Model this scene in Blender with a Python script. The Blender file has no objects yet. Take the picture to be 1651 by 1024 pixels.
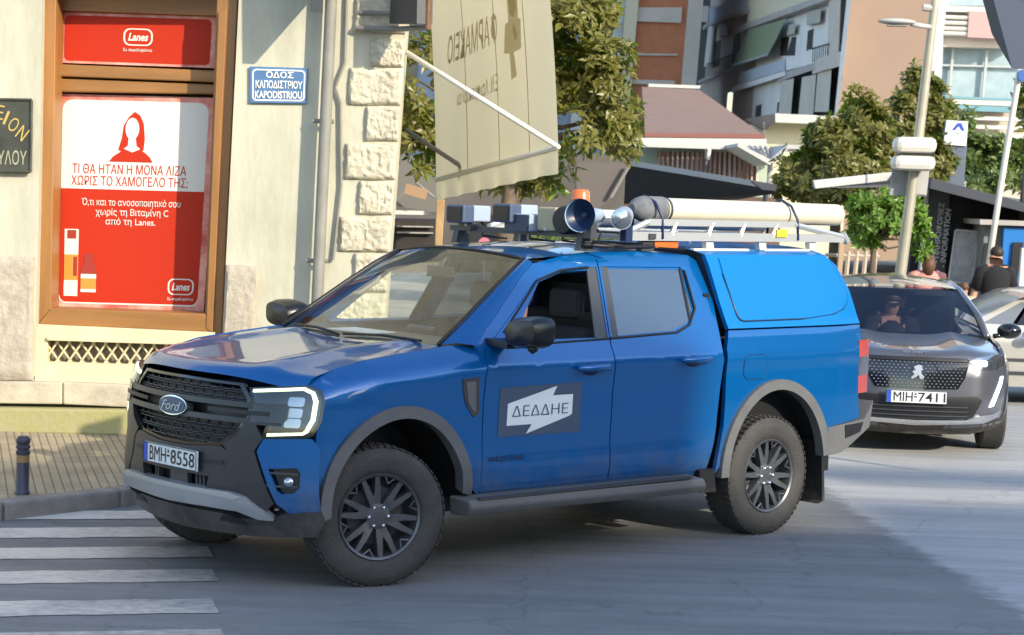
import bpy, bmesh, math, random
import numpy as np
from mathutils import Vector, Matrix, noise
from mathutils.geometry import tessellate_polygon
random.seed(7)
SC = bpy.context.scene
C = SC.collection
R = math.radians
# ------------------------------------------------------------------ camera
CAM_H, PITCH, ROLL, FPX = 2.2721, 0.0648, 0.0348, 3375.6
_cp, _sp, _cr, _sr = math.cos(PITCH), math.sin(PITCH), math.cos(ROLL), math.sin(ROLL)
_R0 = np.array([[1, 0, 0], [0, 0, -1], [0, 1, 0]], float)
_RM = np.array([[_cr, -_sr, 0], [_sr, _cr, 0], [0, 0, 1]]) @ np.array([[1, 0, 0], [0, _cp, -_sp], [0, _sp, _cp]]) @ _R0
CAMP = np.array([0, 0, CAM_H])
cam = bpy.data.cameras.new('camera')
cam.sensor_width = 36; cam.lens = FPX / 1651 * 36
cam.clip_start = 0.3; cam.clip_end = 2000
cam.dof.use_dof = True; cam.dof.focus_distance = 13.2; cam.dof.aperture_fstop = 6.5
camo = bpy.data.objects.new('camera', cam); C.objects.link(camo)
_m = Matrix([list(_RM[0]), list(-_RM[1]), list(-_RM[2])]).transposed().to_4x4()
_m.translation = Vector(CAMP)
camo.matrix_world = _m
SC.camera = camo
# ------------------------------------------------------------------ light
SUN_EL, SUN_AZ = R(24), R(44)                   # sun stands low, behind the camera to the right
SDIR = Vector((math.cos(SUN_EL) * math.sin(SUN_AZ), -math.cos(SUN_EL) * math.cos(SUN_AZ), math.sin(SUN_EL)))
w = bpy.data.worlds.new('World'); SC.world = w; w.use_nodes = True
nt = w.node_tree
sky = nt.nodes.new('ShaderNodeTexSky'); sky.sky_type = 'NISHITA'; sky.sun_disc = False
sky.sun_elevation = SUN_EL; sky.sun_rotation = math.atan2(SDIR.x, SDIR.y); sky.air_density = 1.0; sky.dust_density = 1.0; sky.ozone_density = 1.4
bg = nt.nodes['Background']; nt.links.new(sky.outputs[0], bg.inputs[0]); bg.inputs[1].default_value = 0.15
sl = bpy.data.lights.new('sun', 'SUN'); sl.energy = 2.2; sl.angle = R(0.6); sl.color = (1.0, 0.90, 0.72)
so = bpy.data.objects.new('sun', sl); C.objects.link(so); so.rotation_euler = SDIR.to_track_quat('Z', 'Y').to_euler()
SC.view_settings.view_transform = 'Standard'; SC.view_settings.look = 'None'
SC.view_settings.exposure = 1.4; SC.view_settings.gamma = 1.0
SC.cycles.max_bounces = 6; SC.cycles.transparent_max_bounces = 16; SC.cycles.caustics_reflective = False
# ------------------------------------------------------------------ materials
def mat(name, col, rough=.6, metal=0., coat=0., emit=None, es=1., var=0., vscale=6., bump=0., bscale=40., spec=.5, var2=None, stretch=(1, 1, 1)):
    m = bpy.data.materials.new(name); m.use_nodes = True
    n = m.node_tree.nodes; l = m.node_tree.links; b = n['Principled BSDF']
    c4 = (*col, 1)
    b.inputs['Base Color'].default_value = c4
    b.inputs['Roughness'].default_value = rough; b.inputs['Metallic'].default_value = metal
    b.inputs['Coat Weight'].default_value = coat; b.inputs['Coat Roughness'].default_value = .04
    b.inputs['Specular IOR Level'].default_value = spec
    if emit: b.inputs['Emission Color'].default_value = (*emit, 1); b.inputs['Emission Strength'].default_value = es
    if var or bump:
        tc = n.new('ShaderNodeTexCoord'); mp = n.new('ShaderNodeMapping'); mp.inputs['Scale'].default_value = stretch
        l.new(tc.outputs['Object'], mp.inputs[0])
    if var:
        t = n.new('ShaderNodeTexNoise'); t.inputs['Scale'].default_value = vscale; t.inputs['Detail'].default_value = 6; t.inputs['Roughness'].default_value = .65
        l.new(mp.outputs[0], t.inputs[0])
        r = n.new('ShaderNodeValToRGB'); r.color_ramp.elements[0].position = .3; r.color_ramp.elements[1].position = .7
        d = var2 or tuple(x * (1 - var) for x in col)
        r.color_ramp.elements[0].color = (*d, 1); r.color_ramp.elements[1].color = (*tuple(min(1, x * (1 + var * .5)) for x in col), 1)
        l.new(t.outputs[0], r.inputs[0]); l.new(r.outputs[0], b.inputs['Base Color'])
    if bump:
        t = n.new('ShaderNodeTexNoise'); t.inputs['Scale'].default_value = bscale; t.inputs['Detail'].default_value = 5
        l.new(mp.outputs[0], t.inputs[0])
        bp = n.new('ShaderNodeBump'); bp.inputs['Strength'].default_value = bump; bp.inputs['Distance'].default_value = .02
        l.new(t.outputs[0], bp.inputs['Height']); l.new(bp.outputs[0], b.inputs['Normal'])
    return m
def glassmat(name, tint=(.9, .95, .93), refl=1., body=None, bodyfac=0., rough=.02):
    """thin pane: looks through with a tint, mirrors more at grazing angles; body mixes in a flat colour"""
    m = bpy.data.materials.new(name); m.use_nodes = True
    n = m.node_tree.nodes; l = m.node_tree.links; n.clear()
    o = n.new('ShaderNodeOutputMaterial'); tr = n.new('ShaderNodeBsdfTransparent'); tr.inputs[0].default_value = (*tint, 1)
    gl = n.new('ShaderNodeBsdfGlossy'); gl.inputs['Roughness'].default_value = rough; gl.inputs[0].default_value = (1, 1, 1, 1)
    lw = n.new('ShaderNodeLayerWeight'); lw.inputs[0].default_value = .5
    p = n.new('ShaderNodeMath'); p.operation = 'POWER'; p.inputs[1].default_value = 4
    l.new(lw.outputs['Facing'], p.inputs[0])
    ma = n.new('ShaderNodeMath'); ma.operation = 'MULTIPLY_ADD'; ma.inputs[1].default_value = .9 * refl; ma.inputs[2].default_value = .06 * refl; ma.use_clamp = True
    l.new(p.outputs[0], ma.inputs[0])
    mx = n.new('ShaderNodeMixShader'); l.new(ma.outputs[0], mx.inputs[0])
    if body:
        df = n.new('ShaderNodeBsdfDiffuse'); df.inputs[0].default_value = (*body, 1)
        m2 = n.new('ShaderNodeMixShader'); m2.inputs[0].default_value = bodyfac
        l.new(tr.outputs[0], m2.inputs[1]); l.new(df.outputs[0], m2.inputs[2]); l.new(m2.outputs[0], mx.inputs[1])
    else: l.new(tr.outputs[0], mx.inputs[1])
    l.new(gl.outputs[0], mx.inputs[2]); l.new(mx.outputs[0], o.inputs[0])
    return m
M = {}
M['paint'] = mat('blue car paint', (.0, .105, .33), .30, .32, 1.0, spec=.25)
M['paint2'] = mat('canopy blue paint', (.0, .16, .45), .5, .1, .15, spec=.2)
M['black'] = mat('black plastic', (.012, .012, .013), .45)
M['gloss_black'] = mat('gloss black', (.008, .008, .009), .12, 0, .6)
M['flare'] = mat('grey arch plastic', (.12, .122, .122), .5, var=.15, vscale=8)
M['dgrey'] = mat('dark grey plastic', (.05, .053, .058), .42)
M['fascia'] = mat('charcoal bumper', (.026, .028, .034), .38)
M['tyre'] = mat('tyre rubber', (.028, .027, .026), .75, var=.35, vscale=7, bump=.3, bscale=60, var2=(.056, .054, .050))
M['rim'] = mat('dark alloy', (.12, .125, .135), .38, .55, var=.3, vscale=12)
M['chrome'] = mat('chrome', (.75, .76, .78), .15, 1.)
M['silver'] = mat('silver trim', (.40, .41, .43), .36, .5)
M['alu'] = mat('aluminium', (.50, .51, .50), .45, .5)
M['white_pl'] = mat('white plastic', (.66, .63, .56), .5, var=.06, vscale=3)
M['white_pt'] = mat('white paint', (.8, .8, .78), .5)
M['wglass'] = glassmat('clear windscreen', (.94, .97, .93), .95)
M['sglass'] = glassmat('tinted glass', (.26, .32, .38), 2.9, (.10, .17, .25), .25, .015)  # part of the mirrored sky is put into the blue-grey body colour
M['lens'] = glassmat('lamp lens', (.75, .78, .8), 1.)
M['drl'] = mat('daytime light', (.8, .85, .7), .3, emit=(.85, 1., .55), es=1.0)
M['lampgrey'] = mat('lamp reflector', (.55, .57, .6), .18, .9)
M['red_lens'] = mat('red lens', (.42, .06, .05), .25, 0, .7)
M['orange'] = mat('orange beacon', (.75, .15, .03), .3, 0, .5)
M['navy'] = mat('navy horn', (.012, .028, .075), .4)
M['lblue'] = mat('pale blue enamel', (.30, .45, .58), .4)
M['lgrey'] = mat('pale grey enamel', (.34, .40, .47), .45)
M['seat'] = mat('seat cloth', (.045, .045, .05), .85)
M['dash'] = mat('dashboard', (.075, .07, .06), .6)
M['liner'] = mat('headlining', (.28, .27, .25), .85)
M['plate'] = mat('plate white', (.72, .73, .72), .4)
M['plateblue'] = mat('plate blue', (.03, .08, .45), .4)
M['ink'] = mat('black ink', (.01, .01, .012), .5)
M['decalgrey'] = mat('grey decal', (.06, .085, .14), .5)
M['decalwhite'] = mat('white decal', (.74, .78, .79), .45)
M['decalnavy'] = mat('navy lettering', (.02, .05, .13), .5)
M['skin'] = mat('skin', (.52, .27, .18), .55)
def dusty(m, z0, z1, dust=(.20, .17, .13)):
    """road dust settled on the lowest part of a body"""
    n = m.node_tree.nodes; l = m.node_tree.links; b = n['Principled BSDF']
    tc = n.new('ShaderNodeTexCoord'); sp = n.new('ShaderNodeSeparateXYZ'); l.new(tc.outputs['Object'], sp.inputs[0])
    mr = n.new('ShaderNodeMapRange'); mr.inputs[1].default_value = z1; mr.inputs[2].default_value = z0; mr.interpolation_type = 'SMOOTHSTEP'; l.new(sp.outputs[2], mr.inputs[0])
    t = n.new('ShaderNodeTexNoise'); t.inputs['Scale'].default_value = 7; t.inputs['Detail'].default_value = 8; t.inputs['Roughness'].default_value = .7; l.new(tc.outputs['Object'], t.inputs[0])
    r = n.new('ShaderNodeMapRange'); r.inputs[1].default_value = .35; r.inputs[2].default_value = .75; r.inputs[4].default_value = .55; l.new(t.outputs[0], r.inputs[0])
    mu = n.new('ShaderNodeMath'); mu.operation = 'MULTIPLY'; l.new(mr.outputs[0], mu.inputs[0]); l.new(r.outputs[0], mu.inputs[1])
    mx = n.new('ShaderNodeMix'); mx.data_type = 'RGBA'; l.new(mu.outputs[0], mx.inputs[0]); mx.inputs[6].default_value = b.inputs['Base Color'].default_value; mx.inputs[7].default_value = (*dust, 1); l.new(mx.outputs[2], b.inputs['Base Color'])
    iv = n.new('ShaderNodeMath'); iv.operation = 'MULTIPLY_ADD'; iv.inputs[1].default_value = -b.inputs['Coat Weight'].default_value; iv.inputs[2].default_value = b.inputs['Coat Weight'].default_value; l.new(mu.outputs[0], iv.inputs[0]); l.new(iv.outputs[0], b.inputs['Coat Weight'])
dusty(M['paint'], .42, .80); dusty(M['fascia'], .25, .65); dusty(M['black'], .1, .5)
# ------------------------------------------------------------------ scene helpers
OFF = {}
def tag(o, label=None, cat=None, group=None, kind=None):
    if label: o['label'] = label
    if cat: o['category'] = cat
    if group: o['group'] = group
    if kind: o['kind'] = kind
    return o
def thing(name, label, cat, loc=(0, 0, 0), rz=0., group=None, local=False):
    o = bpy.data.objects.new(name, None); C.objects.link(o)
    o.empty_display_size = .2
    o.location = loc; o.rotation_euler = (0, 0, rz)
    OFF[o.name] = Vector((0, 0, 0)) if local else Vector(loc)
    return tag(o, label, cat, group)
def link(name, me, m=None, parent=None, smooth=False, bevel=0.):
    if m is not None:
        me.materials.clear()
        for x in (m if isinstance(m, (list, tuple)) else [m]): me.materials.append(x)
    o = bpy.data.objects.new(name, me); C.objects.link(o)
    if parent is not None:
        off = OFF.get(parent.name, Vector((0, 0, 0)))
        if off.length > 0: me.transform(Matrix.Translation(-off))
        o.parent = parent; OFF[o.name] = off
    if smooth:
        for p in me.polygons: p.use_smooth = True
    if bevel:
        b = o.modifiers.new('bevel', 'BEVEL'); b.width = bevel; b.segments = 2; b.limit_method = 'ANGLE'; b.angle_limit = R(40); b.harden_normals = False
    return o
def P(u, v, D):
    """world point at distance Y = D on the line of sight through photo position (u, v)"""
    d = _RM.T @ np.array([(u - 825.5) / FPX, (v - 512) / FPX, 1.])
    return Vector(CAMP + d * (D / d[1]))
def G(u, v, z=0.):
    d = _RM.T @ np.array([(u - 825.5) / FPX, (v - 512) / FPX, 1.])
    return Vector(CAMP + d * ((z - CAM_H) / d[2]))
class MB:
    def __init__(s): s.v = []; s.f = []; s.mi = []; s.cur = 0
    def add(s, vs, fs):
        k = len(s.v); s.v += [tuple(x) for x in vs]; s.f += [tuple(i + k for i in f) for f in fs]; s.mi += [s.cur] * len(fs); return s
    def poly(s, pts): return s.add(pts, [tuple(range(len(pts)))])
    def prism(s, pts, vec):
        vec = Vector(vec); n = len(pts); a = [Vector(p) for p in pts]; b = [p + vec for p in a]
        return s.add(a + b, [tuple(range(n))[::-1], tuple(range(n, 2 * n))] + [(i, (i + 1) % n, n + (i + 1) % n, n + i) for i in range(n)])
    def box(s, c, d, rot=None):
        c = Vector(c); x, y, z = (k / 2 for k in d)
        vs = [Vector((i * x, j * y, k * z)) for k in (-1, 1) for j in (-1, 1) for i in (-1, 1)]
        if rot is not None: vs = [rot @ q for q in vs]
        return s.add([c + q for q in vs], [(0, 2, 3, 1), (4, 5, 7, 6), (0, 1, 5, 4), (2, 6, 7, 3), (0, 4, 6, 2), (1, 3, 7, 5)])
    def tube(s, path, r, n=10, cap=True, r2=None):
        path = [Vector(p) for p in path]; k = len(path)
        rs = r if isinstance(r, (list, tuple)) else [r + ((r2 if r2 is not None else r) - r) * i / max(1, k - 1) for i in range(k)]
        vs = []; up = None
        for i, p in enumerate(path):
            t = (path[min(i + 1, k - 1)] - path[max(i - 1, 0)]).normalized()
            if up is None: up = Vector((0, 0, 1)) if abs(t.z) < .9 else Vector((1, 0, 0))
            a = t.cross(up).normalized(); b = a.cross(t).normalized(); up = b
            vs += [p + (a * math.cos(2 * math.pi * j / n) + b * math.sin(2 * math.pi * j / n)) * rs[i] for j in range(n)]
        fs = [(i * n + j, i * n + (j + 1) % n, (i + 1) * n + (j + 1) % n, (i + 1) * n + j) for i in range(k - 1) for j in range(n)]
        if cap: fs += [tuple(range(n))[::-1], tuple(range((k - 1) * n, k * n))]
        return s.add(vs, fs)
    def lathe(s, prof, o=(0, 0, 0), ax=(0, 0, 1), n=24, cap=True):
        """prof: (distance along axis, radius)"""
        ax = Vector(ax).normalized(); o = Vector(o)
        return s.tube2([o + ax * a for a, _ in prof], [r for _, r in prof], ax, n, cap)
    def tube2(s, pts, rs, ax, n, cap):
        up = Vector((0, 0, 1)) if abs(ax.z) < .9 else Vector((1, 0, 0))
        a = ax.cross(up).normalized(); b = a.cross(ax).normalized(); vs = []; k = len(pts)
        for p, r in zip(pts, rs): vs += [p + (a * math.cos(2 * math.pi * j / n) + b * math.sin(2 * math.pi * j / n)) * r for j in range(n)]
        fs = [(i * n + j, i * n + (j + 1) % n, (i + 1) * n + (j + 1) % n, (i + 1) * n + j) for i in range(k - 1) for j in range(n)]
        if cap: fs += [tuple(range(n))[::-1], tuple(range((k - 1) * n, k * n))]
        return s.add(vs, fs)
    def grid(s, fn, nu, nv, flip=False):
        vs = [fn(i / nu, j / nv) for j in range(nv + 1) for i in range(nu + 1)]
        q = nu + 1
        fs = [(j * q + i, j * q + i + 1, (j + 1) * q + i + 1, (j + 1) * q + i) for j in range(nv) for i in range(nu)]
        if flip: fs = [f[::-1] for f in fs]
        return s.add(vs, fs)
    def sphere(s, c, r, nu=16, nv=10):
        c = Vector(c); r = r if isinstance(r, (list, tuple)) else (r, r, r)
        vs = []; 
        for j in range(1, nv):
            t = math.pi * j / nv
            vs += [c + Vector((r[0] * math.sin(t) * math.cos(2 * math.pi * i / nu), r[1] * math.sin(t) * math.sin(2 * math.pi * i / nu), r[2] * math.cos(t))) for i in range(nu)]
        k = len(vs); vs += [c + Vector((0, 0, r[2])), c - Vector((0, 0, r[2]))]
        fs = [(j * nu + i, (j + 1) * nu + i, (j + 1) * nu + (i + 1) % nu, j * nu + (i + 1) % nu) for j in range(nv - 2) for i in range(nu)]
        fs += [(k, i, (i + 1) % nu) for i in range(nu)] + [(k + 1, (nv - 2) * nu + (i + 1) % nu, (nv - 2) * nu + i) for i in range(nu)]
        return s.add(vs, fs)
    def mesh(s, name):
        me = bpy.data.meshes.new(name); me.from_pydata(s.v, [], s.f); me.update()
        if any(s.mi): me.polygons.foreach_set('material_index', s.mi)
        return me
    def build(s, name, m=None, parent=None, smooth=False, bevel=0., angle=None):
        me = s.mesh(name)
        o = link(name, me, m, parent, smooth, bevel)
        if angle is not None:
            for p in me.polygons: p.use_smooth = True
            bm = bmesh.new(); bm.from_mesh(me); bmesh.ops.recalc_face_normals(bm, faces=bm.faces[:])
            for e in bm.edges:
                if len(e.link_faces) == 2 and e.calc_face_angle(0) > R(angle): e.smooth = False
            bm.to_mesh(me); bm.free()
        return o
def box(name, c, d, m, parent=None, bevel=0., rot=None): return MB().box(c, d, rot).build(name, m, parent, bevel=bevel)
def pix(name, pts, D, m, parent=None, th=.2, bevel=0., vx=0.):
    """flat outline at distance D (or per-point distances) with real thickness th going away"""
    q = [P(p[0], p[1], p[2] if len(p) > 2 else D) for p in pts]
    mb = MB().prism(q, (vx, th, 0)); me = mb.mesh(name)
    bm = bmesh.new(); bm.from_mesh(me); bmesh.ops.recalc_face_normals(bm, faces=bm.faces[:]); bm.to_mesh(me); bm.free()
    return link(name, me, m, parent, bevel=bevel)
_TM = {}
def text_mesh(s, bold=0.):
    cu = bpy.data.curves.new('t', 'FONT'); cu.body = s; cu.resolution_u = 3; cu.offset = bold
    o = bpy.data.objects.new('t', cu); C.objects.link(o)
    dg = bpy.context.evaluated_depsgraph_get(); dg.update()
    me = bpy.data.meshes.new_from_object(o.evaluated_get(dg))
    vs = [v.co.copy() for v in me.vertices]; fs = [tuple(p.vertices) for p in me.polygons]
    bpy.data.objects.remove(o); bpy.data.curves.remove(cu); bpy.data.meshes.remove(me)
    x0, x1 = min(v.x for v in vs), max(v.x for v in vs); y0, y1 = min(v.y for v in vs), max(v.y for v in vs)
    return [((v.x - x0) / (x1 - x0), (v.y - y0) / (y1 - y0)) for v in vs], fs
def lettering(s, fn, m, parent=None, name='lettering', bold=.01, mb=None):
    """fn maps (a, b) in the unit square (right, up) to a point"""
    uv, fs = text_mesh(s, bold)
    q = MB() if mb is None else mb
    q.add([fn(a, b) for a, b in uv], fs)
    return q.build(name, m, parent) if mb is None else q
def quadmap(bl, br, tl, tr=None, off=(0, 0, 0)):
    bl, br, tl = Vector(bl), Vector(br), Vector(tl); tr = Vector(tr) if tr is not None else br + tl - bl; off = Vector(off)
    return lambda a, b: (bl * (1 - a) + br * a) * (1 - b) + (tl * (1 - a) + tr * a) * b + off
def pl(x, tab):
    return float(np.interp(x, [a for a, _ in tab], [b for _, b in tab]))
def panel(name, outer, fn, m, parent, holes=(), step=.07, flange=.025, mirror=False, inset=0.):
    """curved sheet: outline in two parameters mapped through fn, with exact normals and a turned-in edge"""
    loops = [outer] + list(holes)
    bm = bmesh.new(); eds = []
    for lp in loops:
        vv = [bm.verts.new((p[0], p[1], 0)) for p in lp]
        eds += [bm.edges.new((vv[i - 1], vv[i])) for i in range(len(vv))]
    bmesh.ops.triangle_fill(bm, use_beauty=True, use_dissolve=False, edges=eds, normal=(0, 0, 1))
    lo = [min(p[k] for p in outer) for k in (0, 1)]; hi = [max(p[k] for p in outer) for k in (0, 1)]
    for k in (0, 1):
        n = int((hi[k] - lo[k]) / step)
        for i in range(1, n + 1):
            co = Vector((0, 0, 0)); co[k] = lo[k] + (hi[k] - lo[k]) * i / (n + 1); no = Vector((0, 0, 0)); no[k] = 1
            bmesh.ops.bisect_plane(bm, geom=bm.verts[:] + bm.edges[:] + bm.faces[:], plane_co=co, plane_no=no, dist=1e-5)
    bm.verts.index_update()
    V = []; N = []; F = []
    def ev(a, b):
        p = Vector(fn(a, b))
        if mirror: p.y = -p.y
        return p
    e = 2e-3
    for v in bm.verts:
        p = ev(v.co.x, v.co.y)
        n = (ev(v.co.x + e, v.co.y) - ev(v.co.x - e, v.co.y)).cross(ev(v.co.x, v.co.y + e) - ev(v.co.x, v.co.y - e))
        V.append(p); N.append(n.normalized() if n.length > 1e-12 else Vector((0, 1, 0)))
    ref = Vector((-2.0, 0, .9)) if parent is None else panel.ref
    s = sum((n.dot(p - ref) for n, p in zip(N, V)))
    if s < 0: N = [-n for n in N]
    for f in bm.faces:
        ids = [v.index for v in f.verts]
        fnm = (V[ids[1]] - V[ids[0]]).cross(V[ids[2]] - V[ids[0]])
        if fnm.dot(N[ids[0]]) < 0: ids = ids[::-1]
        F.append(tuple(ids))
    if inset: V = [p - n * inset for p, n in zip(V, N)]
    nv0 = len(V)
    if flange:
        cen = [(min(p[0] for p in outer) + max(p[0] for p in outer)) / 2, (min(p[1] for p in outer) + max(p[1] for p in outer)) / 2]
        for ed in bm.edges:
            if len(ed.link_faces) == 1:
                a, b = ed.verts[0].index, ed.verts[1].index
                f = ed.link_faces[0]; c = sum((V[v.index] for v in f.verts), Vector()) / len(f.verts)
                q = [V[a], V[b], V[b] - N[b] * flange, V[a] - N[a] * flange]
                nn = (q[1] - q[0]).cross(q[3] - q[0])
                if nn.length < 1e-14: continue
                nn.normalize(); k = len(V)
                out = (V[a] + V[b]) / 2 - c
                idx = [k, k + 1, k + 2, k + 3]
                if nn.dot(out) < 0: nn = -nn; idx = idx[::-1]
                V += q; N += [nn] * 4; F.append(tuple(idx))
    bm.free()
    me = bpy.data.meshes.new(name); me.from_pydata([tuple(p) for p in V], [], F); me.update()
    for p in me.polygons: p.use_smooth = True
    o = link(name, me, m, parent)
    me.normals_split_custom_set_from_vertices([tuple(n) for n in N])
    return o
panel.ref = Vector((-2, 0, .9))
def ring(cx, cz, rx, rz, a0, a1, n=28):
    return [(cx + rx * math.cos(R(a0 + (a1 - a0) * i / n)), cz + rz * math.sin(R(a0 + (a1 - a0) * i / n))) for i in range(n + 1)]
def rrect(x0, z0, x1, z1, r, n=4):
    o = []
    for cx, cz, a in ((x1 - r, z1 - r, 0), (x0 + r, z1 - r, 90), (x0 + r, z0 + r, 180), (x1 - r, z0 + r, 270)):
        o += [(cx + r * math.cos(R(a + 90 * i / n)), cz + r * math.sin(R(a + 90 * i / n))) for i in range(n + 1)]
    return o
def person(name, label, bones, rad, base, skin=None):
    """one continuous skinned body; bones: {joint: (pos, parent)}"""
    me = bpy.data.meshes.new(name); names = list(bones)
    me.from_pydata([bones[n][0] for n in names], [(names.index(bones[n][1]), i) for i, n in enumerate(names) if bones[n][1]], [])
    o = bpy.data.objects.new(name, me); C.objects.link(o)
    me.materials.append(skin or M['skin'])
    s = o.modifiers.new('skin', 'SKIN'); s.use_smooth_shade = True
    for i, n in enumerate(names):
        r = rad[n]; r = r if isinstance(r, tuple) else (r, r)
        me.skin_vertices[0].data[i].radius = r
        me.skin_vertices[0].data[i].use_root = (i == 0)
    o.modifiers.new('sub', 'SUBSURF').levels = 2; o.modifiers['sub'].render_levels = 2
    o.location = base; OFF[o.name] = Vector((0, 0, 0))
    return tag(o, label, 'person')
# ------------------------------------------------------------------ ground, road, pavement
def roadmat():
    m = bpy.data.materials.new('asphalt'); m.use_nodes = True; n = m.node_tree.nodes; l = m.node_tree.links; b = n['Principled BSDF']
    tc = n.new('ShaderNodeTexCoord')
    def nz(sc, det, stretch=None, rot=0):
        t = n.new('ShaderNodeTexNoise'); t.inputs['Scale'].default_value = sc; t.inputs['Detail'].default_value = det; t.inputs['Roughness'].default_value = .65
        if stretch:
            mp = n.new('ShaderNodeMapping'); mp.inputs['Scale'].default_value = stretch; mp.inputs['Rotation'].default_value = (0, 0, R(rot)); l.new(tc.outputs['Object'], mp.inputs[0]); l.new(mp.outputs[0], t.inputs[0])
        else: l.new(tc.outputs['Object'], t.inputs[0])
        return t.outputs[0]
    def mth(op, *a):
        q = n.new('ShaderNodeMath'); q.operation = op
        for i, x in enumerate(a):
            if isinstance(x, (int, float)): q.inputs[i].default_value = x
            else: l.new(x, q.inputs[i])
        return q.outputs[0]
    def ramp(x, p0, c0, p1, c1):
        r = n.new('ShaderNodeValToRGB'); r.color_ramp.elements[0].position = p0; r.color_ramp.elements[1].position = p1; r.color_ramp.elements[0].color = (*c0, 1); r.color_ramp.elements[1].color = (*c1, 1); l.new(x, r.inputs[0]); return r.outputs[0]
    def mixc(f, a, c, mode='MIX'):
        q = n.new('ShaderNodeMix'); q.data_type = 'RGBA'; q.blend_type = mode
        for k, x in ((0, f), (6, a), (7, c)):
            if isinstance(x, (int, float)): q.inputs[k].default_value = x
            elif isinstance(x, tuple): q.inputs[k].default_value = (*x, 1)
            else: l.new(x, q.inputs[k])
        return q.outputs[2]
    big, mid, fine, grit = nz(.5, 7), nz(3, 6), nz(45, 3), nz(160, 2)
    streak = nz(1.0, 5, (.35, 5, 1), -15)
    v = mth('ADD', mth('MULTIPLY', big, .45), mth('ADD', mth('MULTIPLY', mid, .25), mth('MULTIPLY', fine, .3)))
    base = ramp(v, .36, (.215, .216, .218), .64, (.31, .309, .305))
    sep = n.new('ShaderNodeSeparateXYZ'); l.new(tc.outputs['Object'], sep.inputs[0])
    # the lighter strip on the right
    dd = mth('ADD', mth('SUBTRACT', sep.outputs[0], mth('SUBTRACT', 4.08, mth('MULTIPLY', sep.outputs[1], .108))), mth('MULTIPLY', mth('SUBTRACT', mid, .5), .5))
    mk = n.new('ShaderNodeMapRange'); mk.interpolation_type = 'SMOOTHSTEP'; mk.inputs[1].default_value = -.06; mk.inputs[2].default_value = .12; l.new(dd, mk.inputs[0])
    pale = ramp(v, .36, (.44, .44, .435), .64, (.56, .555, .54))
    col = mixc(mk.outputs[0], base, pale)
    col = mixc(.55, col, ramp(streak, .35, (.62, .61, .60), .62, (1, 1, 1)), 'MULTIPLY')
    col = mixc(.7, col, ramp(grit, .35, (.55, .55, .55), .7, (1.25, 1.25, 1.25)), 'MULTIPLY')
    vo = n.new('ShaderNodeTexVoronoi'); vo.feature = 'DISTANCE_TO_EDGE'; vo.inputs['Scale'].default_value = .55
    wv = n.new('ShaderNodeVectorMath'); wv.operation = 'ADD'; sc = n.new('ShaderNodeVectorMath'); sc.operation = 'SCALE'; sc.inputs['Scale'].default_value = .6
    tn = n.new('ShaderNodeTexNoise'); tn.inputs['Scale'].default_value = 2.5; tn.inputs['Detail'].default_value = 6; l.new(tc.outputs['Object'], tn.inputs[0]); l.new(tn.outputs[1], sc.inputs[0]); l.new(tc.outputs['Object'], wv.inputs[0]); l.new(sc.outputs[0], wv.inputs[1]); l.new(wv.outputs[0], vo.inputs[0])
    col = mixc(1.0, col, ramp(vo.outputs[0], .0, (.76, .76, .76), .007, (1, 1, 1)), 'MULTIPLY')
    sp = ramp(nz(1.7, 4), .66, (1, 1, 1), .72, (.72, .71, .70)); col = mixc(.8, col, sp, 'MULTIPLY')
    l.new(col, b.inputs['Base Color'])
    b.inputs['Roughness'].default_value = .75; b.inputs['Specular IOR Level'].default_value = .3
    bp = n.new('ShaderNodeBump'); bp.inputs['Strength'].default_value = .6; bp.inputs['Distance'].default_value = .008
    l.new(mth('ADD', fine, mth('MULTIPLY', grit, .6)), bp.inputs['Height']); l.new(bp.outputs[0], b.inputs['Normal'])
    return m
M['road'] = roadmat()
M['dirt'] = mat('far ground', (.22, .2, .17), .9, var=.3, vscale=.3)
def sheet(name, pts, z, m):
    o = MB().poly([(x, y, z) for x, y in pts]).build(name, m); o['kind'] = 'structure'; return o
sheet('ground', [(-700, -300), (700, -300), (700, 900), (-700, 900)], -.012, M['dirt'])
sheet('road', [(-60, -20), (60, -20), (60, 26), (-60, 26)], 0, M['road'])
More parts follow.
